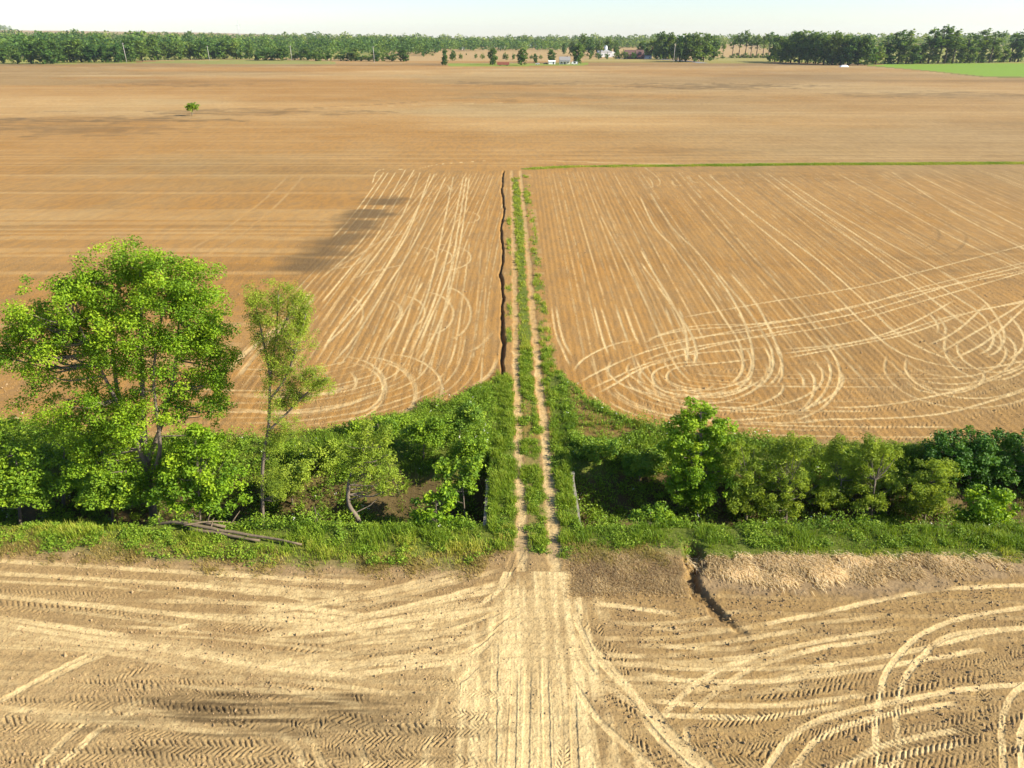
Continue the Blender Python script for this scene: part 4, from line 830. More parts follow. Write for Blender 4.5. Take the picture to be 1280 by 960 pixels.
# grass on the farm road and along field edges further away
X = np.concatenate([rng.uniform(-3, 5.5, 26000), rng.uniform(-3, 5.5, 16000)]); Y_ = np.concatenate([rng.uniform(31, 62, 26000), rng.uniform(62, 156, 16000)])
gm = np.maximum.reduce([sample(c.astype(float), X, Y_) for c in (cstrip, lverge, rverge, lstrip)])
k = rng.uniform(0, 1, len(X)) < gm*.9; X, Y_ = X[k], Y_[k]; cl_ = fbm(X*1.6, Y_*1.1, 117)
blades('road_grass', X, Y_, np.where(np.abs(X-road_x(Y_)) < .7, .2, .26)*(.1+1.9*sst(.3, .75, cl_)), .03*np.maximum(1, Y_/60), np.clip(.18+.42*cl_+np.where(Y_ > 60, .18, 0), 0, 1), 'grass', per=8, spread=.1, lab='low green grass growing along the farm road')
X = rng.uniform(3, 120, 9000); pp = [at(p, q) for p, q in [(655,211),(720,208),(860,207),(1000,205.5),(1280,204)]]; Y_ = np.interp(X, [p[0] for p in pp], [p[1] for p in pp])+rng.normal(0, .7, 9000)
k = rng.uniform(0, 1, len(X)) < sample(tstrip.astype(float), X, Y_); X, Y_ = X[k], Y_[k]
blades('field_edge_grass', X, Y_, np.full(len(X), .3), .09, .35+.5*vnoise(X*.2, Y_, 223), 'grass', per=6, spread=.3, lab='thin strip of green grass dividing the two fields')
# dry tufts along the ragged lower edge of the verge
X, Y_ = scatter(14000, -46, 9, 29.5, 34); k = rng.uniform(0, 1, len(X)) < sample(fr2.astype(float), X, Y_)*sst(.35, .6, fbm(X*1.1, Y_*1.1, 255))*(np.abs(X-1.4) > 1.7); X, Y_ = X[k], Y_[k]
blades('dry_fringe_grass', X, Y_, .12+.2*vnoise(X*1.3, Y_*1.3, 257), .03, .15+.6*vnoise(X*1.7, Y_*1.7, 259), 'fringe', lean=.9, per=7, spread=.14, lab='yellow brown dry grass along the field side of the near bank')
# dry straw bank
X, Y_ = scatter(30000, 8.5, 46, 28, 32); k = rng.uniform(0, 1, len(X)) < sample(stz.astype(float), X, Y_)*sst(.4, .6, fbm(X*.9, Y_*1.4, 231))*sst(.5, 1.5, Y_-np.interp(X, [8, 9.5, 15, 20, 27, 40, 60], [29.8, 28.7, 28.1, 28.6, 29.6, 29.6, 29.6])); X, Y_ = X[k], Y_[k]
blades('dry_grass', X, Y_, (.1+.28*fbm(X, Y_, 233)), .05, .35+.65*vnoise(X*1.1, Y_*1.3, 235), 'straw', lean=1.7, per=8, spread=.2, lab='flattened dry straw coloured grass on the right bank', flow=np.array([.5, -.7, 0]))
X, Y_ = scatter(5200, 3, 9.6, 28.2, 32); k = rng.uniform(0, 1, len(X)) < sample(mul.astype(float), X, Y_)*.7; X, Y_ = X[k], Y_[k]
blades('dead_stalks', X, Y_, .1+.15*vnoise(X, Y_, 237), .025, .1+.55*vnoise(X*1.5, Y_*1.5, 239), 'straw', lean=1.6, per=4, spread=.2, lab='broken brown stalks on the bare bank right of the road')

# ------------------------------------------------------------------ crossing walls, logs, snags
def headwall(x, y0, y1, zt, lab, tilt):
    r = empty('concrete_headwall', (x, y0, 0), label=lab, cat='bridge wall', group='concrete walls of the farm bridge')
    mb = MB(); L = y1-y0; n = 8; th = .1
    vs = []; fs = []
    for i in range(n+1):
        t = i/n; yy = t*L; top = zt+.12*vnoise(t*3.1, x, 4)-.06; dx = tilt*t+random.uniform(-.015, .015)
        vs += [(dx-th, yy, -2.6), (dx+th, yy, -2.6), (dx+th, yy, top), (dx-th, yy, top)]
    for i in range(n):
        for j in range(4): fs.append((i*4+j, i*4+(j+1) % 4, i*4+4+(j+1) % 4, i*4+4+j))
    fs += [(3, 2, 1, 0), (n*4, n*4+1, n*4+2, n*4+3)]
    mb.poly(vs, fs).build('wall', M['concrete'], r)
    MB().box(tilt-.17, tilt+.17, L+.003, L+.3, -2.6, zt+.08).build('end_post', M['concrete'], r)
headwall(-1.62, 33.9, 38.6, -.06, 'left concrete wall of the farm bridge beside the dark ditch', .05)
headwall(4.02, 33.7, 39.4, .0, 'right pale concrete wall of the farm bridge', -.05)
def log(name, pts, r0, r1_, lab, cat='log', mat='deadwood', zoff=.0, group=None, knots=0):
    g_ = [(*at(*p), ) for p in pts]; P = [np.array((x, y, gz(x, y)+zoff+r0*.7)) for x, y in g_]; P = spline(P, 4); o0 = P[0].copy(); m = len(P)
    P = P+rng.normal(0, r0*.12, P.shape); rad = [r0+(r1_-r0)*i/(m-1) for i in range(m)]
    r = empty(name, tuple(o0), label=lab, cat=cat, group=group)
    MB().tube(P-o0, rad, 9, rough=.1).build('stem', M[mat], r, True)
    for q in range(knots):
        i = rng.integers(2, m-2); a = P[i]-o0; d = rng.normal(0, 1, 3); d[2] = abs(d[2]); d /= np.linalg.norm(d)
        MB().tube([a, a+d*.35, a+d*.7+np.array([.1, 0, .1])], [.05, .03, .012], 5).build('branch_stub', M[mat], r, True)
LG = 'logs lying on the left bank'
log('fallen_log', [(150,645),(215,657),(280,668),(330,676),(378,685)], .13, .06, 'longest pale log lying along the bank below the tallest tree', group=LG, zoff=.16, knots=2)
log('fallen_log', [(172,641),(225,652),(282,664)], .12, .08, 'shorter log lying just behind the longest log', group=LG, zoff=.24)
log('fallen_log', [(238,664),(280,671),(325,679)], .11, .07, 'short log lying just in front of the longest log', group=LG, zoff=.1)
log('fallen_branch', [(232,665),(262,660),(290,653),(312,647)], .06, .02, 'thin forked bare branch lying across the logs', 'branch', zoff=.42, knots=2)
def snag(px, py, H_, lab, r0=.1, lean=(.1, 0), twigs=4):
    x, y_ = at(px, py, -.9); z = gz(x, y_)-.2; r = empty('dead_snag', (x, y_, z), label=lab, cat='dead tree')
    pts = [np.array((lean[0]*t*H_+.06*math.sin(5*t), lean[1]*t*H_, t*H_)) for t in np.linspace(0, 1, 7)]
    MB().tube(pts, [r0*(1-.75*i/6) for i in range(7)], 7, rough=.12).build('trunk', M['darkbark'], r, True)
    for q in range(twigs):
        a = pts[rng.integers(2, 6)]; d = rng.normal(0, 1, 3); d[2] = abs(d[2])*.6; d /= np.linalg.norm(d); l = rng.uniform(.4, 1.1)
        MB().tube([a, a+d*l*.5+np.array([0, 0, .05]), a+d*l], [.03, .02, .008], 5).build('branch', M['deadwood'], r, True)
snag(396, 652, 3.2, 'slim dead trunk standing right of the slender willow', .1, (.02, 0), 4)
snag(430, 640, 1.6, 'short pale dead twiggy stem left of the bent willow', .05, (-.25, -.1), 6)
snag(498, 600, 2.2, 'thin leaning dead stem above the clay bank', .05, (-.3, .2), 3)
x, y_ = at(458, 656, -.5); r = empty('tree_stump', (x, y_, gz(x, y_)), label='brown splintered stump at the foot of the bent willow', cat='stump')
mb = MB()
for q in range(9):
    a = 2*math.pi*q/9+rng.uniform(-.2, .2); l = rng.uniform(.35, .8)
    mb.tube([(0, 0, .25), (math.cos(a)*l*.5, math.sin(a)*l*.5, .22), (math.cos(a)*l, math.sin(a)*l, -.1)], [.12, .07, .03], 6)
mb.build('roots', M['darkbark'], r, True)
MB().tube([(0, 0, 0), (.03, 0, .3), (.05, .02, .6)], [.24, .19, .15], 9, rough=.2).build('trunk', M['bark'], r, True)

# ------------------------------------------------------------------ lone small tree in the left field
b = at(240, 144.5); Yb = b[1]
tree('lone_field_tree', 'small lone round tree standing in the bare far left field', 'tree', b, stem([(240,145),(240,138),(241,132)], Yb), .14,
     [E_(240,134,8,5,Yb,0,2.2),E_(243,131,5,4,Yb,0,1.5),E_(236,133,4.5,4,Yb,0,1.3)], 46, 22, .75, .55, 'shrub', limbs=14, sink=.1)

# ------------------------------------------------------------------ far trees: one of each kind, then copies
def proto(name, ells, ncl, per, crad, leaf, th, tr, sh=.4, mat='far', limbs=10, droop=None):
    root = empty(name, (0, 0, 0))
    cen, P, tone, off = crown_points(ells, ncl, per, crad, sh, .8)
    Vv, Fq, t4 = leaf_arrays(P, np.full(len(P), leaf), tone, .8, .35, droop, off/crad)
    mesh_np('crown', Vv, [Fq], M[mat], root, {'tone': t4}, smooth=False)
    mb = MB().tube([(0, 0, -.3), (.1, 0, th*.5), (0, .1, th)], [tr, tr*.75, tr*.3], 6)
    for c in cen[:limbs]: mb.tube([(0, 0, th*.45), tuple(c*.5+np.array([0, 0, th*.2])), tuple(c)], [tr*.4, tr*.25, .03], 4, cap=False)
    mb.build('trunk', M['darkbark'], root, True); return root
# all protos are about 10 m tall
PR = dict(
  round_tree=[proto('broadleaf_tree', [((0,0,5.8),(3.6,3.6,3.7)),((0,0,2),(3.3,3.3,1.9)),((1.4,.5,4),(2.4,2.4,2)),((-1.6,-.3,4.2),(2.2,2.4,2.4)),((.3,0,8),(2,2,1.6))], 110, 16, .95, .8, 6, .28),
              proto('broadleaf_tree', [((0,0,6),(3,3,3.9)),((0,0,2),(3,3,1.9)),((1.8,0,5.2),(1.8,2.2,2.4)),((-1.4,0,3.6),(2.2,2,2)),((-.6,0,8.4),(1.5,1.6,1.4))], 100, 16, .9, .8, 6, .28)],
  tall_tree=[proto('tall_thin_tree', [((0,0,7.2),(2.1,2.1,2.5)),((.8,0,5),(1.7,1.7,1.6)),((-.9,0,6.2),(1.4,1.6,1.6)),((.2,0,9),(1.1,1.1,.9))], 38, 14, .7, .6, 8.4, .2)],
  pine=[proto('pine_tree', [((0,0,7.6),(1.9,1.9,1.8)),((.9,0,6.2),(1.3,1.4,.9)),((-.8,.2,6.8),(1.3,1.4,.8)),((0,0,9),(1.2,1.2,.9)),((.2,0,4.8),(1.2,1.2,1.1)),((0,0,1.0),(1.6,1.6,.9))], 52, 14, .65, .55, 9, .17)],
  bush=[proto('field_bush', [((0,0,4.6),(5.5,4,4.8)),((3.2,0,3.4),(3.4,3,3.2)),((-3.4,0,3.2),(3.2,3,3))], 60, 15, 1.25, 1.0, 4, .3)])
USED = {}
def far_tree(kind, px, pb, ptop, lab, cat='tree', group=None, wid=1.0, name=None):
    x, y_ = at(px, pb); hgt = (pb-ptop)*ppm(y_)*1.0; z = gz(x, y_)
    ps = PR[kind]; i = rng.integers(len(ps)); key = (kind, i)
    o = ps[i] if key not in USED else copy_tree(ps[i]); USED[key] = 1
    s = hgt/10.2; o.location = (x, y_, z); o.scale = (s*wid, s*wid, s); o.rotation_euler = (0, 0, rng.uniform(0, 6.28))
    tag(o, lab, cat, group)
    return o
# front row of the left forest
row = [(5,79,55),(22,79.5,53),(40,80,52),(58,80,52),(72,79,53),(88,78,52),(102,78,51),(118,78,53),(133,78,52),(148,78,55),(163,77,52),(178,76.5,50),(194,75.5,49),(209,75,50),(224,75,49),(238,74.5,51),(252,74.5,50),(266,74,52),(281,74,50),(296,74,51),(312,74,52)]
for i, (px, pb, pt) in enumerate(row):
    far_tree('round_tree', px, pb, pt+random.uniform(-3, 5), '%s tree from the left along the front edge of the left forest' % ORD[i], group='trees along the left forest edge', wid=random.uniform(1.05, 1.35))
for i, px in enumerate(range(322, 512, 10)):
    far_tree('bush' if i % 3 else 'round_tree', px+random.uniform(-4, 4), 75.2+i*.1+random.uniform(-.8, .4), (61 if i < 10 else 64)+random.uniform(-4, 5), '%s bush from the left in the far hedge right of the left forest' % ORD[i], 'bush', 'bushes in the far left hedge', wid=random.uniform(1.1, 1.7) if i % 3 == 0 else random.uniform(1, 1.6))
lone = [('round_tree',556,81.5,62,'grey green tree at the left end of the far lawn',.75),('round_tree',566,76,63,'pale green tree just behind the left end of the far lawn',.9),('round_tree',616,81,60,'dark round tree beside the rust red trailer',.9),
        ('round_tree',652,81.5,60.5,'broad tree alone on the lawn right of the rust red trailer',1.0),('round_tree',669,78.5,67,'smallest tree between two round trees by the cream house',.8),('round_tree',689,79,62,'round tree close beside the cream house on its left',1.0),
        ('round_tree',722,80,54,'tall dark tree close to the right wall of the cream house',.85),('round_tree',705,68,54,'small tree behind the roof of the cream house',.7),('tall_tree',750,73,52,'pale green thin tree beside the utility pole near the white farm',1.3)]
for k_, px, pb, pt, lab, w_ in lone: far_tree(k_, px, pb, pt, lab, wid=w_)
mid_b = [(529,71,64),(541,70,66),(507,69,66),(520,68,64.5),(576,74,66),(595,73,66),(583,69,66),(603,74,66),(632,75,65),(642,74.5,66),(664,74,68),(676,74,68)]
for i, (px, pb, pt) in enumerate(mid_b): far_tree('bush', px, pb, pt, '%s bush from the left among the pale far fields left of the houses' % ORD[i], 'bush', 'bushes in the pale far fields', wid=.7)
for i, (px, pb, pt) in enumerate([(738,74,66),(748,74,64),(758,74,65),(770,74,64),(780,74,62),(792,74,63)]): far_tree('bush', px, pb, pt, '%s bush from the left in the row beside the brick house' % ORD[i], 'bush', 'bushes beside the brick house', wid=.75)
for i, (px, pb, pt) in enumerate([(728,70,43),(738,71,48),(716,70,52),(748,70,50),(760,70,48),(770,69,51)]): far_tree('round_tree', px, pb, pt, '%s tree from the left in the grove behind the white farm' % ORD[i], group='trees behind the white farm', wid=.8)
for i, (px, pb, pt) in enumerate([(803,73,52),(814,73,49),(825,74,41),(836,74,42),(846,75,45),(857,77,43),(868,77.5,42),(879,77,43),(890,75,45),(849,77.5,54),(832,74,52),(820,73.5,55)]): far_tree('round_tree', px, pb, pt, '%s tree counted in the tall grove right of the brick house' % ORD[i], group='trees in the grove right of the brick house', wid=.95)
for i, (px, pb, pt) in enumerate([(903,73,53),(915,72.5,46),(923,72.5,43),(931,72.5,40),(938,72.5,46),(945,72.5,46),(953,72.5,44),(960,72.5,42),(967,72,45)]): far_tree('pine', px, pb, pt, '%s pine from the left in the thin row with bare trunks' % ORD[i], 'tree', 'pines in the thin row', wid=.95)
rb = [(968,77,47),(978,78,44),(988,78.5,42),(999,79,41),(1009,79.5,40),(1019,80,40.5),(1029,80.5,42),(1040,81,40),(1050,81,43),(1061,81.5,44),(1072,81.5,45),(1081,81.5,46)]
for i, (px, pb, pt) in enumerate(rb): far_tree('round_tree', px, pb, pt+random.uniform(-2, 4), '%s tree from the left in the dense wood beside the green field' % ORD[i], group='trees in the dense wood beside the green field', wid=.98)
rr_ = [('round_tree',1094,80.5,58),('tall_tree',1105,80,46),('tall_tree',1122,80,41),('tall_tree',1132,80,40),('round_tree',1140,80,58),('tall_tree',1160,79.5,38),('tall_tree',1172,79.5,35),('tall_tree',1180,79.5,37),('tall_tree',1190,79.5,40),('round_tree',1150,79.5,57),('round_tree',1166,79.5,60),('round_tree',1184,79.2,60),('round_tree',1199,79,58),('tall_tree',1205,79,44),('round_tree',1212,79,60),('tall_tree',1226,78.5,39),('tall_tree',1236,78.5,42),('round_tree',1222,78.5,58),('round_tree',1240,78.2,60),('round_tree',1254,78,61),('tall_tree',1262,77.5,43),('tall_tree',1272,77.5,38),('round_tree',1268,77.5,58),('tall_tree',1283,77,39),('round_tree',1290,77,55),('round_tree',1110,80,60),('round_tree',1126,80,59)]
for i, (k_, px, pb, pt) in enumerate(sorted(rr_, key=lambda q: q[1])): far_tree(k_, px, pb, pt, '%s tree from the left in the loose row behind the green field' % ORD[i], group='trees in the loose row behind the green field', wid=1.3 if k_ == 'round_tree' else 1.5)
for k_ in PR:
    for i in range(len(PR[k_])):
        if (k_, i) not in USED:
            for ch in list(PR[k_][i].children): bpy.data.objects.remove(ch)
            bpy.data.objects.remove(PR[k_][i])

# far woods that read as one mass
def woods(name, lab, zones):
    PP = []; TT = []; SS = []
    for (n, xa, xb, ya, yb, h0, h1) in zones:
        y_ = rng.uniform(ya, yb, n); x = rng.uniform(xa, xb, n)*fan_w(y_); z = sample(Z, x, y_); hh = rng.uniform(h0, h1, n)*(.65+.7*fbm(x*.012, y_*.012, 301))*rng.uniform(.85, 1.15, n); tn = rng.uniform(0, 1, n)**1.2
        m = 62; own = np.repeat(np.arange(n), m); u = rng.normal(size=(len(own), 3)); u /= np.linalg.norm(u, axis=1)[:, None]; rr = rng.uniform(.75, 1.05, len(own))[:, None]
        u = u*rr; P = np.stack([x[own]+u[:, 0]*hh[own]*.36, y_[own]+u[:, 1]*hh[own]*.36, z[own]+hh[own]*(.55+.45*u[:, 2])], 1)
        PP.append(P); TT.append(np.clip(tn[own]+rng.normal(0, .12, len(own)), 0, 1)); SS.append(hh[own]*.16)
    P = np.concatenate(PP); Vv, Fq, t4 = leaf_arrays(P, np.concatenate(SS), np.concatenate(TT), .85, .3)
    tag(mesh_np(name, Vv, [Fq], M['far'], attrs={'tone': t4}, smooth=False), lab, 'forest', kind='stuff')
woods('left_forest', 'broad green forest behind the trees at the far left', [(620,-.95,-.38,960,1500,17,25),(420,-.42,-.1,1150,1700,15,21),(420,-.24,.08,1500,2000,15,21)])
woods('distant_forest', 'bluish distant forest along the whole horizon', [(2200,-.95,.95,2000,3000,20,28),(260,.04,.2,1900,2200,14,20),(300,.35,.95,1200,2000,14,22),(260,-.9,-.7,4200,5200,18,26)])

# ------------------------------------------------------------------ far buildings, poles, vehicles
def windows(root, pts, d=.06):
    for (x, y_, z, w_, h_) in pts:
        f = MB().box(x-w_/2-.08, x+w_/2+.08, y_-d, y_-.003, z-.08, z+h_+.08).build('window', M['white'], root)
        MB().box(x-w_/2, x+w_/2, y_-d-.03, y_-d-.003, z, z+h_).build('pane', M['glass'], f)
def gable(mb, w, d, z0, z1, ov=.4, axis='x'):
    if axis == 'x':     # ridge along x
        v = [(-w/2-ov,-d/2-ov,z0),(w/2+ov,-d/2-ov,z0),(w/2+ov,d/2+ov,z0),(-w/2-ov,d/2+ov,z0),(-w/2-ov,0,z1),(w/2+ov,0,z1)]
        f = [(0,1,5,4),(2,3,4,5),(0,4,3),(1,2,5),(3,2,1,0)]
    else:
        v = [(-w/2-ov,-d/2-ov,z0),(w/2+ov,-d/2-ov,z0),(w/2+ov,d/2+ov,z0),(-w/2-ov,d/2+ov,z0),(0,-d/2-ov,z1),(0,d/2+ov,z1)]
        f = [(0,4,5,3),(1,2,5,4),(0,1,4),(2,3,5),(3,2,1,0)]
    return mb.poly(v, f)
def house(name, px, pb, w, d, hw, hr, wall, roof, lab, cat, rz=0, axis='x', wins=(), door=None, chim=False, porch=False):
    x, y_ = at(px, pb); r = empty(name, (x, y_+d/2, gz(x, y_)), rz, label=lab, cat=cat)
    MB().box(-w/2, w/2, -d/2, d/2, -.3, hw).build('wall', M[wall], r)
    rf = gable(MB(), w, d, hw+.003, hr, .4, axis).build('roof', M[roof], r)
    if chim: MB().box(w*.2, w*.2+.8, -.4, .4, hr-1.5, hr+.9).build('chimney', M['brick'], rf)
    windows(r, [(a, -d/2, z, ww, hh) for a, z, ww, hh in wins])
    if door is not None:
        dd = MB().box(door-.55, door+.55, -d/2-.07, -d/2-.003, 0, 2.2).build('door', M['darkpaint'], r)
        MB().box(door+.35, door+.42, -d/2-.14, -d/2-.073, 1, 1.12).build('handle', M['steel'], dd)
    if porch:
        MB().box(-w/2, w/2, -d/2-2.4, -d/2-.01, 2.5, 2.75).build('porch_roof', M[roof], r)
        for q in (-w/2+.2, -w/6, w/6, w/2-.2): MB().box(q-.1, q+.1, -d/2-2.3, -d/2-2.1, 0, 2.497).build('porch_post', M['white'], r)
    return r
house('farmhouse', 706, 80.3, 11, 8, 3.9, 7.2, 'cream', 'greyroof', 'cream farmhouse with a grey roof between two tall trees', 'house', wins=[(-3.5,1,1.1,1.6),(3.2,1,1.1,1.6)], door=0, chim=True, porch=True)
house('garage', 690, 80.3, 7, 6, 2.6, 3.6, 'white', 'white', 'low white shed just left of the cream farmhouse', 'shed', door=1.5)
house('brick_house', 793, 73.6, 24, 13, 5.2, 10.5, 'brick', 'brownroof', 'large dark brick house with brown roof left of the tall grove', 'house', wins=[(-9,1.2,1.6,2),(-3,1.2,1.6,2),(3,1.2,1.6,2),(9,1.2,1.6,2)], door=6, chim=True)
house('white_barn', 757, 71.3, 18, 12, 6.5, 10, 'white', 'silver', 'white gabled barn beside the pale silo', 'barn', axis='y', wins=[(-5,2,1.6,1.6),(5,2,1.6,1.6)])
house('white_shed', 765, 71, 8, 10, 5, 7, 'white', 'white', 'smaller white shed right of the white gabled barn', 'shed', axis='y', wins=[(0,2,1.4,1.4)])
house('white_shed', 803, 71.6, 10, 7, 3.5, 5.2, 'white', 'silver', 'white shed with silver roof right of the brick house', 'shed', wins=[(-2,1,1.2,1.2)])
house('white_shed', 810, 73.5, 9, 7, 3, 4.4, 'white', 'greyroof', 'low white shed with grey roof beside the curving road', 'shed', wins=[(2,1,1.2,1.2)])
house('white_shed', 826, 73.0, 6, 5, 3, 4.2, 'white', 'white', 'small white shed under the tall grove beside the road', 'shed', wins=[(0,1,1,1)])
house('metal_barn', 627, 60.5, 16, 12, 6, 9, 'white', 'silver', 'white barn on the pale field before the distant forest, leftmost of five', 'barn', wins=[(3,2,2,2)])
for px, w_, lab in [(660,14,'second'),(671,10,'third'),(680,22,'fourth'),(688,12,'fifth')]:
    house('metal_barn', px, 59.8, w_, 10, 4.5, 7.5, 'white', 'silver', 'low white barn on the pale field, %s from the left of five' % lab, 'barn', wins=[(1,1.5,2,2)])
for px, lab in [(580,'left'),(590,'right')]: house('metal_barn', px, 62, 9, 8, 3, 4.5, 'white', 'silver', 'tiny white hut before the distant forest, the %s one of a pair' % lab, 'shed', wins=[(1,1,1.2,1.2)])
def silo(px, pb, r0, h, lab):
    x, y_ = at(px, pb); r = empty('silo', (x, y_+r0, gz(x, y_)), label=lab, cat='silo', group='silos at the white farm')
    MB().tube([(0,0,-.2),(0,0,h)], [r0, r0], 18).build('barrel', M['silver'], r, True)
    MB().tube([(0,0,h+.003),(0,0,h+r0*.45),(0,0,h+r0*.7)], [r0*1.03, r0*.6, r0*.08], 18).build('roof', M['steel'], r, True)
silo(757, 70.6, 2.2, 13, 'taller pale silo behind the white gabled barn'); silo(749, 70.6, 3, 7.5, 'shorter wider silo left of the white gabled barn')
def pole(px, pb, pt, lab, arm=1.2):
    x, y_ = at(px, pb); h = (pb-pt)*ppm(y_); r = empty('utility_pole', (x, y_, gz(x, y_)), label=lab, cat='utility pole', group='utility poles along the far road')
    MB().tube([(0,0,-.5),(0,0,h*.5),(0,0,h)], [.26,.22,.16], 8).build('pole', M['polewood'], r, True)
    MB().box(-arm, arm, -.26, -.12, h-.9, h-.72).build('crossarm', M['polewood'], r)
    for q in (-1, 0, 1): MB().tube([(q*arm*.85, -.2, h-.717), (q*arm*.85, -.2, h-.45)], [.07, .05], 6).build('insulator', M['steel'], r, True)
pole(158.5, 78.3, 56, 'utility pole in front of the left forest, nearest the left edge'); pole(262, 76, 59, 'utility pole at the yellow strip in front of the left forest'); pole(365, 76, 59, 'utility pole in front of the far hedge, left of two')
pole(468, 79, 60, 'utility pole in front of the far hedge, right of two'); pole(749, 73, 53, 'utility pole left of the brick house'); pole(842, 78, 56.5, 'bright utility pole in front of the tall grove')
pole(847, 75, 64, 'short pole just right of the bright utility pole', .5); pole(1218.5, 78, 49, 'utility pole among the trees behind the green field'); pole(935, 72, 54, 'utility pole between the thin row of pines')
x, y_ = on_plane(299.5, 45, 2300)[:2]; r = empty('transmission_tower', (x, y_, gz(x, y_)), label='faint lattice mast rising above the left forest', cat='mast')
mb = MB(); HT = 60
for sx, sy in ((-1,-1),(1,-1),(1,1),(-1,1)): mb.tube([(sx*4,sy*4,0),(sx*1.2,sy*1.2,HT*.7),(sx*.5,sy*.5,HT)], [.35,.3,.25], 5)
for i in range(8):
    z = HT*i/8; a = 4*(1-i/8)+.6; b_ = 4*(1-(i+1)/8)+.6
    mb.tube([(-a,-a,z),(b_,-b_,z+HT/8)], [.18,.18], 4); mb.tube([(a,-a,z),(-b_,-b_,z+HT/8)], [.18,.18], 4)
mb.build('lattice', M['steel'], r)
MB().box(-7, 7, -.4, .4, HT*.78, HT*.78+.6).build('crossarm', M['steel'], r)
# road to the brick house
pts = [(778,73.4),(800,73.6),(822,74.0),(842,75.2),(866,77.3),(880,79)]; gp = spline([at(*p) for p in pts], 8); vs = []; fs = []
for i, p in enumerate(gp):
    t = gp[min(i+1, len(gp)-1)]-gp[max(i-1, 0)]; n_ = np.array([-t[1], t[0]])/np.hypot(*t)*5.5
    for s_ in (-1, 1): q = p+n_*s_; vs.append((q[0], q[1], gz(q[0], q[1])+.12))
    if i: fs.append((2*i-2, 2*i, 2*i+1, 2*i-1))
tag(MB().poly(vs, fs).build('road', M['asphalt']), kind='structure')
def car(name, px, pb, L, hgt, mat, lab, cat, rz=0, van=False):
    x, y_ = at(px, pb); r = empty(name, (x, y_, gz(x, y_)), rz, label=lab, cat=cat); w = 1.85
    prof = [(-L/2,.35),(-L/2,.9),(-L*.32,1.0),(-L*.2,hgt),(L*.25,hgt),(L*.42,1.0),(L/2,.9),(L/2,.35)] if not van else [(-L/2,.35),(-L/2,1.1),(-L*.42,hgt),(L*.5,hgt),(L/2,.35)]
    m = len(prof); vs = [(a, -w/2, b_) for a, b_ in prof]+[(a, w/2, b_) for a, b_ in prof]
    MB().poly(vs, [tuple(range(m)), tuple(range(2*m-1, m-1, -1))]+[(i, i+m, (i+1) % m+m, (i+1) % m) for i in range(m)]).build('body', M[mat], r)
    MB().box(-L*.17, L*.2, -w/2-.02, -w/2-.003, 1.05, hgt-.12).build('window', M['glass'], r)
    for a in (-L*.3, L*.3):
        for s_ in (-1, 1): MB().tube([(a, s_*w/2-.12, .34), (a, s_*w/2+.12, .34)], [.34, .34], 12).build('wheel', M['tyre'], r)
car('white_van', 718, 80.6, 6, 2.6, 'white', 'white van parked right of the cream farmhouse', 'van', van=True)
car('white_car', 672, 80.8, 4.6, 1.5, 'silver', 'silver car parked on the lawn left of the white shed', 'car')
car('parked_car', 682, 80.2, 4.6, 1.5, 'darkpaint', 'dark car parked beside the white shed', 'car')
car('white_car', 773, 73.4, 5, 1.9, 'white', 'white car parked just left of the brick house', 'car')
car('white_car', 781, 73.8, 5, 1.7, 'silver', 'silver car parked closest to the brick house', 'car')
x, y_ = at(629, 82); r = empty('farm_trailer', (x, y_, gz(x, y_)), label='rust red flat farm trailer on the far lawn', cat='trailer')
MB().box(-6, 6, -1.3, 1.3, 1.0, 3.2).build('body', M['rust'], r); MB().box(-6.2, 6.2, -1.4, 1.4, .75, .997).build('bed', M['rust'], r)
for a in (-4, -2.8, 3, 4.2):
    for s_ in (-1, 1): MB().tube([(a, s_*1.15-.15, .45), (a, s_*1.15+.15, .45)], [.45, .45], 12).build('wheel', M['tyre'], r)
MB().tube([(-6.2, 0, .8), (-8.2, 0, .6)], [.12, .1], 6).build('drawbar', M['rust'], r)
x, y_ = at(1055, 83.6); r = empty('covered_stack', (x, y_, gz(x, y_)), label='low silver sheeted heap at the edge of the dense wood', cat='heap')
vs = []; fs = []; nu, nv = 9, 7
for i in range(nu):
    for j in range(nv):
        u = i/(nu-1)*2-1; v = j/(nv-1)*2-1; vs.append((u*4.2, v*2.4, max(0, (1-u**4)*(1-v**4))*1.7+random.uniform(-.12, .12)-.05))
for i in range(nu-1):
    for j in range(nv-1): fs.append((i*nv+j, (i+1)*nv+j, (i+1)*nv+j+1, i*nv+j+1))
MB().poly(vs, fs).build('sheet', M['silver'], r)

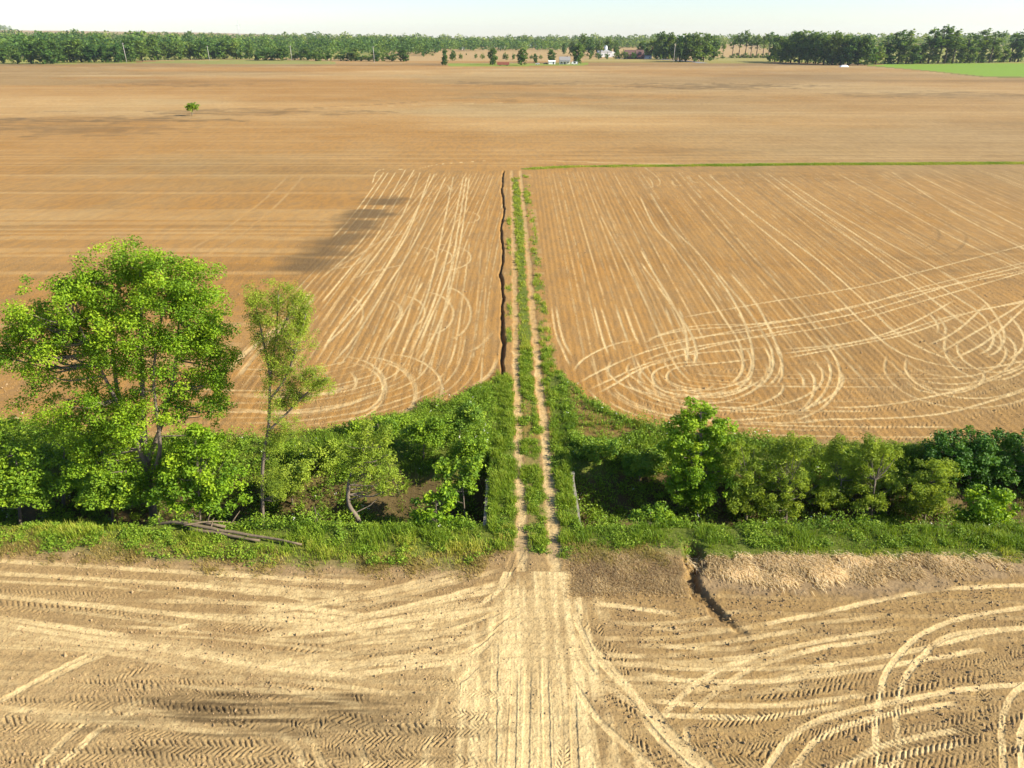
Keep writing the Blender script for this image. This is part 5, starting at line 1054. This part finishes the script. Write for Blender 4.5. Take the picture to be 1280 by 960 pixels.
# ------------------------------------------------------------------ haze, sky, sun, camera
SUN_EL, SUN_AZ = math.radians(32), math.radians(-14)       # azimuth measured from +X towards +Y
HAZE = .45e-4
if HAZE:
    m, nt, out = new_mat('haze_air')
    pv = N(nt, 'ShaderNodeVolumePrincipled'); pv.inputs['Density'].default_value = HAZE; pv.inputs['Color'].default_value = (.78, .9, 1, 1); pv.inputs['Anisotropy'].default_value = .2
    nt.links.new(pv.outputs[0], out.inputs['Volume'])
    tag(MB().box(-24000, 24000, -200, 9500, -6, 130).build('haze', m), kind='stuff')
w = bpy.data.worlds.new('World'); S.world = w; w.use_nodes = True; nt = w.node_tree; nt.nodes.clear()
sky = nt.nodes.new('ShaderNodeTexSky'); sky.sky_type = 'NISHITA'; sky.sun_disc = False; sky.sun_elevation = SUN_EL
sky.sun_rotation = math.pi/2-SUN_AZ; sky.air_density = 1.0; sky.dust_density = .2; sky.ozone_density = 2.0
bg = nt.nodes.new('ShaderNodeBackground'); bg.inputs[1].default_value = .078; wo = nt.nodes.new('ShaderNodeOutputWorld')
nt.links.new(mixc(nt, 1.0, sky.outputs[0], (.93, .97, 1.12), 'MULTIPLY'), bg.inputs[0]); nt.links.new(bg.outputs[0], wo.inputs[0])
sl = bpy.data.lights.new('sun', 'SUN'); sl.energy = 5.0; sl.angle = math.radians(.5); sl.color = (1, .92, .77)
so = bpy.data.objects.new('sun', sl); COL.objects.link(so)
d = Vector((math.cos(SUN_EL)*math.cos(SUN_AZ), math.cos(SUN_EL)*math.sin(SUN_AZ), math.sin(SUN_EL)))
so.rotation_euler = (-d).to_track_quat('-Z', 'Y').to_euler(); so.location = (60, 0, 80)
cd = bpy.data.cameras.new('camera'); cd.sensor_width = 36; cd.lens = 36*F/1280; cd.clip_start = .5; cd.clip_end = 30000
co_ = bpy.data.objects.new('camera', cd); COL.objects.link(co_); co_.location = (0, 0, H); co_.rotation_euler = (math.pi/2-PITCH, 0, 0)
S.camera = co_
vs_ = S.view_settings; vs_.view_transform = 'Standard'; vs_.look = 'None'; vs_.gamma = 1; vs_.exposure = 1.14; vs_.use_curve_mapping = False
S.render.engine = 'CYCLES'
try:
    S.cycles.max_bounces = 8; S.cycles.transparent_max_bounces = 4; S.cycles.volume_bounces = 0; S.cycles.use_denoising = True
except Exception: pass
